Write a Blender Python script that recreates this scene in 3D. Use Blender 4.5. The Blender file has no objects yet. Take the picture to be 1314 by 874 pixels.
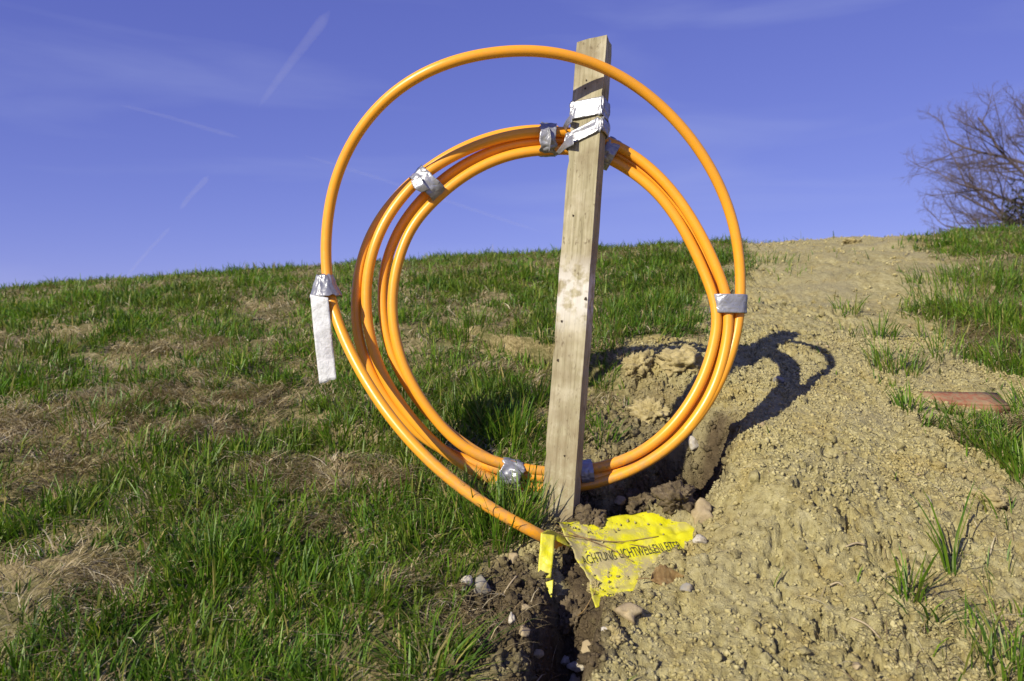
import bpy, bmesh, math, random
import numpy as np
from mathutils import Vector, Matrix, noise as mnoise

random.seed(7)
rng = np.random.default_rng(11)
scene = bpy.context.scene
COL = scene.collection

# ------------------------------------------------------------------ camera
F_MM = 28.0
FPX = F_MM / 36.0 * 1314.0
cam_data = bpy.data.cameras.new('camera')
cam_data.lens = F_MM
cam_data.sensor_width = 36.0
cam_data.clip_start = 0.02
cam_data.clip_end = 20000.0
cam_data.dof.use_dof = True
cam_data.dof.focus_distance = 1.66
cam_data.dof.aperture_fstop = 6.3
cam = bpy.data.objects.new('camera', cam_data)
cam.location = (0, 0, 0)
cam.rotation_euler = (math.radians(90), 0, 0)
COL.objects.link(cam)
scene.camera = cam

# ------------------------------------------------------------------ world, sun, exposure
SUN_AZ = math.radians(40)      # to the left, behind the camera
SUN_EL = math.radians(29)
to_sun = Vector((-math.sin(SUN_AZ) * math.cos(SUN_EL), -math.cos(SUN_AZ) * math.cos(SUN_EL), math.sin(SUN_EL)))
world = bpy.data.worlds.new('World')
scene.world = world
world.use_nodes = True
wn, wl = world.node_tree.nodes, world.node_tree.links
wn.clear()
w_out = wn.new('ShaderNodeOutputWorld')
w_bg = wn.new('ShaderNodeBackground')
w_sky = wn.new('ShaderNodeTexSky')
w_sky.sky_type = 'NISHITA'
w_sky.sun_disc = False
w_sky.sun_elevation = SUN_EL
w_sky.sun_rotation = math.atan2(to_sun.x, to_sun.y)
w_sky.altitude = 2500
w_sky.air_density = 1.0
w_sky.dust_density = 0.0
w_sky.ozone_density = 6.0
w_mul = wn.new('ShaderNodeMix')
w_mul.data_type = 'RGBA'
w_mul.blend_type = 'MULTIPLY'
w_mul.inputs[0].default_value = 1.0
w_mul.inputs[7].default_value = (1.32, 1.02, 2.50, 1)   # the camera's cool-violet white balance
w_gam = wn.new('ShaderNodeGamma')
w_gam.inputs[1].default_value = 0.7
wl.new(w_sky.outputs[0], w_gam.inputs[0])
w_sep = wn.new('ShaderNodeSeparateColor'); w_com = wn.new('ShaderNodeCombineColor'); w_pow = wn.new('ShaderNodeMath')
w_pow.operation = 'POWER'; w_pow.inputs[1].default_value = 0.7
wl.new(w_gam.outputs[0], w_sep.inputs[0]); wl.new(w_sep.outputs[2], w_pow.inputs[0])
wl.new(w_sep.outputs[0], w_com.inputs[0]); wl.new(w_sep.outputs[1], w_com.inputs[1]); wl.new(w_pow.outputs[0], w_com.inputs[2])
wl.new(w_com.outputs[0], w_mul.inputs[6])
# thin cirrus veil over the whole sky
w_tc = wn.new('ShaderNodeTexCoord'); w_map = wn.new('ShaderNodeMapping')
w_map.inputs['Rotation'].default_value = (0.25, -0.12, 0.3); w_map.inputs['Scale'].default_value = (1.3, 1.3, 9.0)
wl.new(w_tc.outputs['Generated'], w_map.inputs[0])
w_noi = wn.new('ShaderNodeTexNoise'); w_noi.inputs['Scale'].default_value = 1.6; w_noi.inputs['Detail'].default_value = 6
w_noi.inputs['Distortion'].default_value = 0.6
wl.new(w_map.outputs[0], w_noi.inputs['Vector'])
w_rmp = wn.new('ShaderNodeMapRange'); w_rmp.inputs[1].default_value = 0.48; w_rmp.inputs[2].default_value = 0.75
w_rmp.inputs[3].default_value = 0.0; w_rmp.inputs[4].default_value = 0.17
wl.new(w_noi.outputs['Fac'], w_rmp.inputs[0])
w_cir = wn.new('ShaderNodeMix'); w_cir.data_type = 'RGBA'
wl.new(w_rmp.outputs[0], w_cir.inputs[0]); wl.new(w_mul.outputs[2], w_cir.inputs[6])
w_cir.inputs[7].default_value = (4.2, 4.7, 7.2, 1)
wl.new(w_cir.outputs[2], w_bg.inputs[0])
w_bg.inputs[1].default_value = 0.10
wl.new(w_bg.outputs[0], w_out.inputs[0])

sun_data = bpy.data.lights.new('sun', 'SUN')
sun_data.energy = 5.0
sun_data.angle = math.radians(0.53)
sun_data.color = (1.0, 0.91, 0.72)
sun = bpy.data.objects.new('sun', sun_data)
sun.rotation_euler = to_sun.to_track_quat('Z', 'Y').to_euler()
sun.location = (-3, -3, 4)
COL.objects.link(sun)

scene.render.engine = 'CYCLES'
scene.view_settings.view_transform = 'Standard'
scene.view_settings.look = 'None'
scene.view_settings.exposure = 0.25
scene.view_settings.gamma = 1.0

# ------------------------------------------------------------------ helpers
def W(px, py, Y):
    """a point of the place, at distance Y, that the photograph shows at px,py"""
    return Vector(((px - 657.0) / FPX * Y, Y, (437.0 - py) / FPX * Y))

def tag(o, label, cat, group=None, kind=None):
    if label: o['label'] = label
    if cat: o['category'] = cat
    if group: o['group'] = group
    if kind: o['kind'] = kind
    return o

def empty(name, loc=(0, 0, 0)):
    o = bpy.data.objects.new(name, None)
    o.location = loc
    o.empty_display_size = 0.05
    COL.objects.link(o)
    return o

def link(name, me, mat, parent=None, smooth=True):
    if mat is not None and not me.materials:
        me.materials.append(mat)
    if smooth and len(me.polygons):
        me.polygons.foreach_set('use_smooth', np.ones(len(me.polygons), dtype=bool))
    o = bpy.data.objects.new(name, me)
    COL.objects.link(o)
    if parent is not None:
        o.parent = parent
        o.matrix_parent_inverse = Matrix.Translation(-Vector(parent.location))
    return o

def mesh_np(name, verts, quads=None, tris=None):
    """mesh from numpy arrays"""
    verts = np.asarray(verts, dtype=np.float32)
    me = bpy.data.meshes.new(name)
    me.vertices.add(len(verts))
    me.vertices.foreach_set('co', verts.ravel())
    idx, starts, n = [], [], 0
    if quads is not None and len(quads):
        q = np.asarray(quads, dtype=np.int32)
        idx.append(q.ravel()); starts.append(n + 4 * np.arange(len(q))); n += q.size
    if tris is not None and len(tris):
        t = np.asarray(tris, dtype=np.int32)
        idx.append(t.ravel()); starts.append(n + 3 * np.arange(len(t))); n += t.size
    idx = np.concatenate(idx).astype(np.int32)
    starts = np.concatenate(starts).astype(np.int32)
    me.loops.add(len(idx))
    me.loops.foreach_set('vertex_index', idx)
    me.polygons.add(len(starts))
    me.polygons.foreach_set('loop_start', starts)
    me.update(calc_edges=True)
    me.validate()
    return me

def attr_f(me, name, vals):
    a = me.attributes.new(name, 'FLOAT', 'POINT')
    a.data.foreach_set('value', np.asarray(vals, dtype=np.float32))

def attr_c(me, name, cols):
    a = me.attributes.new(name, 'FLOAT_COLOR', 'POINT')
    c = np.ones((len(cols), 4), dtype=np.float32)
    c[:, :3] = cols
    a.data.foreach_set('color', c.ravel())

# value noise --------------------------------------------------------
def _hash(ix, iy, seed):
    h = (ix.astype(np.int64) * 374761393 + iy.astype(np.int64) * 668265263 + seed * 1442695041) & 0xFFFFFFFF
    h = ((h ^ (h >> 13)) * 1274126177) & 0xFFFFFFFF
    h = ((h ^ (h >> 16)) * 2246822519) & 0xFFFFFFFF
    return ((h ^ (h >> 15)) & 0xFFFFFF) / float(0xFFFFFF)

def vnoise(x, y, seed=0):
    x0, y0 = np.floor(x), np.floor(y)
    fx, fy = x - x0, y - y0
    fx = fx * fx * fx * (fx * (fx * 6 - 15) + 10); fy = fy * fy * fy * (fy * (fy * 6 - 15) + 10)
    a = _hash(x0, y0, seed); b = _hash(x0 + 1, y0, seed)
    c = _hash(x0, y0 + 1, seed); d = _hash(x0 + 1, y0 + 1, seed)
    return (a * (1 - fx) + b * fx) * (1 - fy) + (c * (1 - fx) + d * fx) * fy

def fbm(x, y, scale, octs=4, seed=0, gain=0.5):
    x = np.asarray(x, float); y = np.asarray(y, float)
    t = np.zeros_like(x); amp = 1.0; tot = 0.0; s = scale
    for o in range(octs):
        c, sn = math.cos(o * 1.1 + .4), math.sin(o * 1.1 + .4)
        t += amp * vnoise((x * c - y * sn) * s + 31.7 * o, (x * sn + y * c) * s - 17.3 * o, seed + o)
        tot += amp; amp *= gain; s *= 2.03
    return t / tot

def worley(x, y, scale, seed=0):
    x = np.asarray(x, float) * scale; y = np.asarray(y, float) * scale
    ix, iy = np.floor(x), np.floor(y)
    best = np.full(x.shape, 9.0)
    for dx in (-1, 0, 1):
        for dy in (-1, 0, 1):
            cx = ix + dx; cy = iy + dy
            px = cx + _hash(cx, cy, seed); py = cy + _hash(cx, cy, seed + 77)
            best = np.minimum(best, (px - x) ** 2 + (py - y) ** 2)
    return np.sqrt(best)

def sstep(a, b, x):
    t = np.clip((x - a) / (b - a), 0, 1)
    return t * t * (3 - 2 * t)

# ------------------------------------------------------------------ shape of the hill
def hill(x, y):
    """smooth slope, without the digging"""
    x = np.asarray(x, float); y = np.asarray(y, float)
    d = y - 1.64
    dd = np.clip(d, -8, 6.0)
    z = -0.361 + 0.36 * dd - 0.03 * np.where(dd > 0, dd * dd, 0)
    xx = np.clip(x, -7, 7)
    k = sstep(1.3, 4.0, y) * 0.8 + 0.2
    z = z + k * (0.058 * (xx - 0.1) - 0.0028 * (xx - 0.1) ** 2)
    far = sstep(7.0, 60.0, np.hypot(x, y))
    return z + far * 0.6 * (fbm(x, y, 0.03, 3, 91) - 0.5)

def G(px, py):
    """where the sight line through px,py meets the smooth slope -> world x, y"""
    u, v = (px - 657.0) / FPX, (437.0 - py) / FPX
    Y = np.linspace(0.5, 9.0, 3400)
    dz = hill(u * Y, Y) - v * Y
    k = np.argmax(dz > 0)
    if k == 0:
        k = np.argmax(dz)
    return float(u * Y[k]), float(Y[k])

def seg_dist(x, y, pts):
    """distance to a polyline, and the parameter along it"""
    best = np.full(np.shape(x), 1e9); par = np.zeros(np.shape(x)); side = np.zeros(np.shape(x))
    for i in range(len(pts) - 1):
        ax, ay = pts[i]; bx, by = pts[i + 1]
        dx, dy = bx - ax, by - ay
        t = np.clip(((x - ax) * dx + (y - ay) * dy) / (dx * dx + dy * dy), 0, 1)
        d = np.hypot(x - ax - t * dx, y - ay - t * dy)
        m = d < best
        par = np.where(m, i + t, par)
        side = np.where(m, np.sign(dx * (y - ay) - dy * (x - ax)), side)
        best = np.where(m, d, best)
    return best, par, side

def poly_sd(x, y, pts):
    """signed distance to a closed polygon, positive inside"""
    d, _, _ = seg_dist(x, y, list(pts) + [pts[0]])
    inside = np.zeros(np.shape(x), bool)
    n = len(pts)
    for i in range(n):
        ax, ay = pts[i]; bx, by = pts[(i + 1) % n]
        if ay == by: continue
        c = ((ay > y) != (by > y)) & (x < (bx - ax) * (y - ay) / (by - ay) + ax)
        inside ^= c
    return np.where(inside, d, -d)

soil_poly = [G(*p) for p in [(560, 960), (572, 820), (592, 745), (640, 712), (682, 690), (700, 664), (740, 610), (756, 585),
                             (768, 515), (812, 478), (862, 458), (905, 432), (915, 385), (945, 342), (958, 328)]]
soil_poly += [(0.30 * 9, 9.0), (0.56 * 9, 9.0)]
soil_poly += [G(*p) for p in [(1205, 318), (1230, 330), (1195, 345), (1185, 400), (1200, 430), (1240, 470), (1262, 490), (1320, 500), (1330, 535), (1262, 545), (1235, 580), (1270, 615), (1320, 625)]]
soil_poly += [(1.5, 1.75), (1.7, 1.2), (1.6, 0.4), (-0.05, 0.4)]
track_poly = [G(*p) for p in [(1190, 500), (1310, 505), (1310, 530), (1190, 530)]]

trench_hi = [G(*p) for p in [(893, 580), (883, 608), (858, 634), (810, 648), (752, 652)]]
trench_lo = [G(*p) for p in [(752, 716), (738, 765), (722, 805), (712, 850), (706, 930)]]
bank = [G(*p) for p in [(770, 500), (820, 522), (865, 542), (908, 568), (905, 600), (898, 640), (890, 690)]]
# the yellow foil's plane
TL = np.array(W(719, 672, 1.585)); BL = np.array(W(764, 781, 1.405)); FA = np.array([0.30, 0.088, 0.020])
FB = TL - BL
def foil_st(x, y):
    dx, dy = x - BL[0], y - BL[1]
    det = FA[0] * FB[1] - FA[1] * FB[0]
    return (dx * FB[1] - dy * FB[0]) / det, (FA[0] * dy - FA[1] * dx) / det
def foil_edge(t):
    """how far along the foil the soil leaves it bare"""
    return np.interp(t, [0, .12, .25, .4, .5, .6, .7, .8, .9, 1.0], [.20, .26, .36, .50, .72, .80, .84, .80, .70, .55])

def soil_masks(x, y):
    x = np.asarray(x, float); y = np.asarray(y, float)
    sd = poly_sd(x, y, soil_poly)
    w = 0.05 + 0.05 * np.clip(y - 1.5, 0, 4)
    sd = sd + (fbm(x, y, 5.0, 3, 5) - 0.5) * 3.6 * w + (fbm(x, y, 22.0, 2, 8) - .5) * 0.05
    soil = sstep(-0.02, 0.03, sd)
    d1, _, _ = seg_dist(x, y, trench_hi)
    d2, _, _ = seg_dist(x, y, trench_lo)
    gx, gy = G(650, 785)
    d3 = np.hypot((x - gx) / 1.25, y - gy)
    gx, gy = G(800, 545)
    d4 = np.hypot((x - gx) / 1.0, (y - gy) / 1.2)
    n = (fbm(x, y, 14, 3, 21) - .5) * 0.10
    moist = np.maximum.reduce([sstep(0.12, 0.05, d1 + n), sstep(0.08, 0.035, d2 + n), 0.92 * sstep(0.20, 0.08, d3 + n), 0.5 * sstep(.26, .10, d4 + n)])
    return soil, moist

def ground_z(x, y, fine=True):
    x = np.asarray(x, float); y = np.asarray(y, float)
    z = hill(x, y)
    soil, moist = soil_masks(x, y)
    near = sstep(30.0, 9.0, np.hypot(x, y))
    # turf humps
    z = z + (1 - soil) * near * (0.055 * (fbm(x, y, 3.2, 3, 3) - .5) + 0.03 * (fbm(x, y, 11, 2, 4) - .5)) * sstep(0.6, 1.4, y)
    z = z + soil * near * 0.06 * (fbm(x, y, 2.6, 2, 33) - .5)
    # spoil heap right of the hole
    d, p, s = seg_dist(x, y, bank)
    right = np.where(s < 0, 1.0, 0.0)      # which side decided by direction of the polyline
    right = np.where(s > 0, 1.0, 0.0) if BANK_POS else right
    ny = sstep(4.2, 2.4, y) * sstep(1.35, 1.55, y)
    wb = 0.05
    heap = 0.09 * (1 - np.exp(-d / wb)) * np.exp(-(np.clip(d - .1, 0, 9) / 0.55) ** 2) * right * ny
    z = z + heap
    # digging
    nz = (fbm(x, y, 18, 3, 40) - .5) * 0.035
    d1, p1, _ = seg_dist(x, y, trench_hi)
    z = z - 0.12 * sstep(0.105, 0.04, d1 + nz) * sstep(4.0, 3.2, p1)
    d2, p2, _ = seg_dist(x, y, trench_lo)
    wl_ = np.interp(p2, [0, 1, 2, 3, 4], [0.030, 0.040, 0.040, 0.036, 0.03])
    lip = 0.018 * sstep(0.16, 0.06, d2) * sstep(0.02, 0.06, d2)
    z = z - 0.14 * sstep(wl_ + .020, wl_ - .026, d2 + nz * 1.5) * (.75 + .5 * fbm(x, y, 12, 2, 45)) + lip
    # ground under and over the foil
    sx, t = foil_st(x, y)
    pl = BL[2] + np.clip(sx, -.2, 1.6) * FA[2] + np.clip(t, -.4, 1.4) * FB[2]
    over = sx - foil_edge(np.clip(t, 0, 1)) + (fbm(x, y, 22, 3, 66) - .5) * 0.14
    tgt = pl - 0.018 + sstep(-0.02, 0.06, over) * 0.030 + 0.05 * np.clip(over, 0, .5)
    m = sstep(-.18, -.02, sx) * sstep(1.35, .75, sx) * sstep(-.10, .0, t) * sstep(1.18, 1.0, t)
    z = z * (1 - m) + tgt * m
    flat = 1 - m * sstep(0.05, -0.03, over)
    if fine:
        lump = 0.5 - worley(x + .02 * fbm(x, y, 20, 2, 6), y, 26, 12)
        lump2 = 0.5 - worley(x + .01 * fbm(x, y, 50, 2, 7), y, 62, 13)
        lump3 = 0.5 - worley(x, y, 115, 14)
        ridge = np.abs(fbm(x, y, 34, 3, 56, .65) - .5)
        vary = 0.35 + 1.1 * sstep(.35, .65, fbm(x, y, 6, 2, 57))
        rough = (0.022 * (fbm(x, y, 14, 7, 50, 0.72) - .5) + 0.014 * ridge * vary + 0.003 * lump + 0.002 * lump2 * vary)
        rough = rough - 0.012 * sstep(.57, .68, fbm(x, y, 70, 3, 58, .6)) * (.4 + vary) - 0.016 * sstep(.64, .74, fbm(x, y, 24, 4, 59, .6))
        calm = 0.6 + 0.7 * sstep(.4, .62, fbm(x, y, 3.0, 2, 71))
        z = z + soil * flat * near * rough * (calm + 1.2 * moist)
        z = z + (1 - soil) * near * 0.010 * (fbm(x, y, 40, 3, 60) - .5)
    return z

# find out which side of the bank line is the heap
_d, _p, _s = seg_dist(np.array([G(1010, 560)[0]]), np.array([G(1010, 560)[1]]), bank)
BANK_POS = bool(_s[0] > 0)

def gz(x, y, fine=True):
    return float(ground_z(np.array([x]), np.array([y]), fine)[0])

def GP(px, py, fine=True):
    """where the sight line through px,py meets the dug ground"""
    u, v = (px - 657.0) / FPX, (437.0 - py) / FPX
    Y = np.linspace(0.6, 9.0, 2200)
    dz = ground_z(u * Y, Y, fine) - v * Y
    k = int(np.argmax(dz > 0))
    if k == 0: k = int(np.argmax(dz))
    return Vector((u * Y[k], Y[k], float(dz[k] + v * Y[k])))

# ------------------------------------------------------------------ materials
def new_mat(name):
    m = bpy.data.materials.new(name)
    m.use_nodes = True
    nt = m.node_tree
    for n in list(nt.nodes): nt.nodes.remove(n)
    out = nt.nodes.new('ShaderNodeOutputMaterial')
    b = nt.nodes.new('ShaderNodeBsdfPrincipled')
    nt.links.new(b.outputs[0], out.inputs[0])
    return m, nt, b, out

class NB:
    def __init__(s, nt): s.nt = nt
    def n(s, t, **kw):
        nd = s.nt.nodes.new(t)
        for k, v in kw.items(): setattr(nd, k, v)
        return nd
    def l(s, a, b): s.nt.links.new(a, b)
    def noise(s, vec, scale, detail=4, rough=0.55, dist=0.0):
        nd = s.n('ShaderNodeTexNoise'); nd.inputs['Scale'].default_value = scale
        nd.inputs['Detail'].default_value = detail; nd.inputs['Roughness'].default_value = rough
        nd.inputs['Distortion'].default_value = dist
        if vec is not None: s.l(vec, nd.inputs['Vector'])
        return nd.outputs['Fac']
    def ramp(s, fac, stops):
        nd = s.n('ShaderNodeValToRGB'); e = nd.color_ramp.elements
        while len(e) > len(stops): e.remove(e[-1])
        while len(e) < len(stops): e.new(0.5)
        for el, (p, c) in zip(e, stops):
            el.position = p; el.color = (c[0], c[1], c[2], 1) if not isinstance(c, (int, float)) else (c, c, c, 1)
        s.l(fac, nd.inputs[0]); return nd.outputs[0]
    def mix(s, fac, a, b, mode='MIX'):
        nd = s.n('ShaderNodeMix', data_type='RGBA', blend_type=mode)
        for sock, v in ((nd.inputs[0], fac), (nd.inputs[6], a), (nd.inputs[7], b)):
            if isinstance(v, (int, float)): sock.default_value = v
            elif isinstance(v, tuple): sock.default_value = (v[0], v[1], v[2], 1)
            else: s.l(v, sock)
        return nd.outputs[2]
    def math(s, op, a, b=0.0):
        nd = s.n('ShaderNodeMath', operation=op)
        for sock, v in ((nd.inputs[0], a), (nd.inputs[1], b)):
            if isinstance(v, (int, float)): sock.default_value = v
            else: s.l(v, sock)
        return nd.outputs[0]
    def attr(s, name):
        return s.n('ShaderNodeAttribute', attribute_name=name)
    def obj(s):
        return s.n('ShaderNodeTexCoord').outputs['Object']
    def scale(s, vec, sc):
        nd = s.n('ShaderNodeMapping'); nd.inputs['Scale'].default_value = sc; s.l(vec, nd.inputs[0]); return nd.outputs[0]
    def bump(s, h, strength, dist, bsdf):
        nd = s.n('ShaderNodeBump'); nd.inputs['Strength'].default_value = strength; nd.inputs['Distance'].default_value = dist
        s.l(h, nd.inputs['Height']); s.l(nd.outputs[0], bsdf.inputs['Normal']); return nd

def mat_ground(name='earth_and_thatch', bs=1.0, bd=.006):
    m, nt, b, out = new_mat(name)
    q = NB(nt); co = q.obj()
    n1 = q.noise(co, 9, 5, .6); n2 = q.noise(co, 48, 7, .70); n3 = q.noise(co, 3.2, 4)
    soil = q.ramp(n2, [(.28, (.185, .154, .066)), (.44, (.345, .300, .138)), (.58, (.445, .398, .200)), (.78, (.58, .53, .31))])
    och = q.ramp(n1, [(.50, 0.0), (.68, 1.0)])
    soil = q.mix(q.math('MULTIPLY', och, .42), soil, (.36, .265, .078))
    gry = q.ramp(n3, [(.48, 0.0), (.66, 1.0)])
    soil = q.mix(q.math('MULTIPLY', gry, .55), soil, (.31, .275, .165))
    wet = q.ramp(n2, [(.3, (.060, .044, .026)), (.6, (.125, .095, .055)), (.85, (.24, .19, .12))])
    soil = q.mix(q.attr('moist').outputs['Fac'], soil, wet)
    st = q.noise(q.scale(co, (1.0, .35, 1.0)), 60, 5, .7, 1.5)
    thatch = q.ramp(st, [(.30, (.085, .068, .030)), (.46, (.24, .195, .090)), (.60, (.42, .35, .18)), (.8, (.55, .48, .29))])
    green = q.ramp(n1, [(.42, 0.0), (.58, .55)])
    thatch = q.mix(green, thatch, (.055, .075, .016))
    c = q.mix(q.attr('soil').outputs['Fac'], thatch, soil)
    q.l(c, b.inputs['Base Color'])
    b.inputs['Roughness'].default_value = .95
    b.inputs['Specular IOR Level'].default_value = .15
    h = q.math('ADD', q.noise(co, 130, 8, .72), q.math('MULTIPLY', q.noise(co, 420, 3, .6), .5))
    vo = q.n('ShaderNodeTexVoronoi'); vo.inputs['Scale'].default_value = 115; q.l(co, vo.inputs['Vector'])
    h = q.math('SUBTRACT', h, q.math('MULTIPLY', vo.outputs['Distance'], .35))
    q.bump(h, bs, bd, b)
    return m

def mat_blade(name, trans, rough=.45):
    m, nt, b, out = new_mat(name)
    q = NB(nt)
    a = q.attr('col').outputs['Color']
    q.l(a, b.inputs['Base Color'])
    b.inputs['Roughness'].default_value = rough
    b.inputs['Specular IOR Level'].default_value = .35
    t = q.n('ShaderNodeBsdfTranslucent')
    q.l(q.mix(1.0, a, (1.3, 1.4, .6), 'MULTIPLY'), t.inputs[0])
    mx = q.n('ShaderNodeMixShader'); mx.inputs[0].default_value = trans
    q.l(b.outputs[0], mx.inputs[1]); q.l(t.outputs[0], mx.inputs[2]); q.l(mx.outputs[0], out.inputs[0])
    return m

def mat_pipe():
    m, nt, b, out = new_mat('orange_polyethylene')
    q = NB(nt); co = q.obj()
    n = q.noise(co, 6, 4); n2 = q.noise(co, 120, 3)
    c = q.ramp(n, [(.3, (.81, .335, .016)), (.7, (.88, .39, .024))])
    sc = q.ramp(n2, [(.60, 0.0), (.78, .10)])
    c = q.mix(sc, c, (.86, .50, .12))
    at = q.attr('dirt').outputs['Fac']
    dn = q.ramp(q.noise(co, 55, 5, .7), [(.40, 0.0), (.60, 1.0)])
    c = q.mix(q.math('MULTIPLY', at, dn), c, (.30, .22, .12))
    q.l(c, b.inputs['Base Color'])
    q.l(q.ramp(n2, [(.3, .28), (.7, .40)]), b.inputs['Roughness'])
    return m

def mat_tape():
    m, nt, b, out = new_mat('silver_fabric_tape')
    q = NB(nt); co = q.obj()
    n = q.noise(co, 30, 4)
    c = q.ramp(n, [(.3, (.26, .27, .30)), (.7, (.37, .38, .41))])
    q.l(c, b.inputs['Base Color'])
    b.inputs['Metallic'].default_value = .45
    q.l(q.ramp(q.noise(co, 90, 3), [(.3, .26), (.7, .46)]), b.inputs['Roughness'])
    h = q.math('ADD', q.noise(co, 48, 2, .4, 1.6), q.math('MULTIPLY', q.noise(co, 900, 1), .05))
    q.bump(h, .35, .006, b)
    return m

def mat_paper():
    m, nt, b, out = new_mat('tape_backing')
    q = NB(nt); co = q.obj()
    c = q.ramp(q.noise(co, 60, 5, .65), [(.28, (.42, .43, .44)), (.5, (.58, .60, .63)), (.72, (.68, .70, .74))])
    sp = q.ramp(q.noise(co, 170, 3), [(.70, 0.0), (.76, 1.0)])
    c = q.mix(q.math('MULTIPLY', sp, .7), c, (.16, .13, .10))
    q.l(c, b.inputs['Base Color']); b.inputs['Roughness'].default_value = .7
    q.bump(q.noise(co, 110, 3, .5, .8), .5, .004, b)
    return m

def mat_wood():
    m, nt, b, out = new_mat('weathered_sawn_timber')
    q = NB(nt); co = q.obj()
    g = q.noise(q.scale(co, (70, 70, 3.2)), 2.2, 6, .6, .35)
    blot = q.noise(co, 9, 4, .6); fine = q.noise(q.scale(co, (1, 1, .25)), 260, 4)
    c = q.ramp(g, [(.28, (.175, .150, .088)), (.45, (.305, .275, .170)), (.62, (.395, .360, .240)), (.8, (.49, .460, .33))])
    c = q.mix(q.ramp(blot, [(.50, 0.0), (.72, .55)]), c, (.62, .57, .45))
    c = q.mix(q.ramp(q.noise(co, 16, 3), [(.46, 0.0), (.66, .75)]), c, (.23, .19, .115))
    c = q.mix(q.ramp(fine, [(.62, 0.0), (.72, .55)]), c, (.12, .09, .05))
    sp = q.n('ShaderNodeSeparateXYZ'); q.l(co, sp.inputs[0])
    mudz = q.math('MULTIPLY', q.ramp(sp.outputs[2], [(.02, 1.0), (.30, 0.0)]), q.ramp(q.noise(co, 42, 5, .7), [(.40, 0.0), (.60, .85)]))
    c = q.mix(mudz, c, (.24, .19, .11))
    pit = q.ramp(q.noise(q.scale(co, (1, 1, .5)), 75, 4, .6), [(.62, 0.0), (.70, .7)])
    c = q.mix(pit, c, (.13, .10, .06))
    # chalky scuff half-way up
    hz = q.math('ABSOLUTE', q.math('SUBTRACT', sp.outputs[2], .47))
    scuff = q.math('MULTIPLY', q.ramp(hz, [(.03, 1.0), (.09, 0.0)]), q.ramp(q.noise(co, 38, 4), [(.42, 0.0), (.56, .7)]))
    c = q.mix(scuff, c, (.66, .64, .60))
    q.l(c, b.inputs['Base Color']); b.inputs['Roughness'].default_value = .85
    b.inputs['Specular IOR Level'].default_value = .2
    q.bump(q.math('ADD', g, q.math('MULTIPLY', fine, .5)), .55, .003, b)
    return m

def mat_foil():
    m, nt, b, out = new_mat('yellow_warning_foil')
    q = NB(nt); co = q.obj()
    c = q.ramp(q.noise(co, 14, 3), [(.3, (.66, .64, .006)), (.7, (.78, .75, .012))])
    d = q.math('ADD', q.math('MULTIPLY', q.noise(co, 26, 5, .7), .75), q.math('MULTIPLY', q.noise(co, 130, 4, .7), .35))
    mask = q.math('MULTIPLY', q.ramp(d, [(.45, 0.0), (.57, .92)]), q.attr('dirt').outputs['Fac'])
    c = q.mix(mask, c, (.40, .34, .19))
    q.l(c, b.inputs['Base Color'])
    q.l(q.ramp(mask, [(0, .35), (1, .9)]), b.inputs['Roughness'])
    q.bump(q.math('ADD', q.noise(co, 60, 3, .5, 1.0), q.math('MULTIPLY', mask, .6)), .4, .004, b)
    t = q.n('ShaderNodeBsdfTranslucent'); q.l(c, t.inputs[0])
    mx = q.n('ShaderNodeMixShader'); mx.inputs[0].default_value = .12
    q.l(b.outputs[0], mx.inputs[1]); q.l(t.outputs[0], mx.inputs[2]); q.l(mx.outputs[0], out.inputs[0])
    return m

def mat_simple(name, stops, scale, rough=.85, bump=.5, bd=.003, detail=5, mud=0.0):
    m, nt, b, out = new_mat(name)
    q = NB(nt); co = q.obj()
    c = q.ramp(q.noise(co, scale, detail, .62), stops)
    if mud:
        c = q.mix(q.math('MULTIPLY', q.ramp(q.noise(co, scale * 2.2, 5, .7), [(.42, 0.0), (.58, 1.0)]), mud), c, (.26, .21, .115))
    q.l(c, b.inputs['Base Color'])
    b.inputs['Roughness'].default_value = rough
    b.inputs['Specular IOR Level'].default_value = .25
    q.bump(q.noise(co, scale * 3, 5, .65), bump, bd, b)
    return m

M_GROUND = mat_ground()
M_CRUMB = mat_ground('crumbled_earth', .7, .0025)
M_GRASS = mat_blade('grass_leaf', .38)
M_STRAW = mat_blade('dry_straw', .15, .7)
M_PIPE = mat_pipe()
M_TAPE = mat_tape()
M_PAPER = mat_paper()
M_WOOD = mat_wood()
M_FOIL = mat_foil()
M_INK = mat_simple('black_print', [(.3, (.03, .03, .02)), (.7, (.10, .095, .04))], 90, .6, .1)
M_STONE_W = mat_simple('pale_limestone', [(.3, (.38, .35, .29)), (.55, (.56, .53, .46)), (.75, (.62, .59, .52))], 30, mud=.65)
M_STONE_G = mat_simple('grey_stone', [(.3, (.17, .165, .15)), (.55, (.29, .28, .25)), (.75, (.42, .40, .36))], 40, mud=.6)
M_STONE_B = mat_simple('buff_stone', [(.3, (.27, .21, .12)), (.55, (.41, .33, .20)), (.75, (.50, .43, .29))], 40, mud=.6)
M_CLOD = mat_simple('dry_clay', [(.3, (.23, .185, .085)), (.5, (.37, .31, .15)), (.72, (.48, .41, .22))], 45, .95, .9, .006)
M_CLODW = mat_simple('damp_clay', [(.3, (.062, .046, .027)), (.5, (.13, .10, .058)), (.75, (.24, .19, .12))], 45, .9, .9, .006)
M_BRICK = mat_simple('red_tile', [(.3, (.24, .085, .045)), (.5, (.31, .125, .07)), (.7, (.36, .22, .13))], 30, .9, .6, mud=.75)
M_LEAF = mat_simple('brown_leaf', [(.3, (.14, .080, .030)), (.5, (.25, .165, .066)), (.75, (.38, .29, .14))], 60, .6, .4)
M_BARK = mat_simple('dark_bark', [(.3, (.085, .065, .066)), (.7, (.15, .12, .122))], 8, .9, .4, .01)
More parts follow.
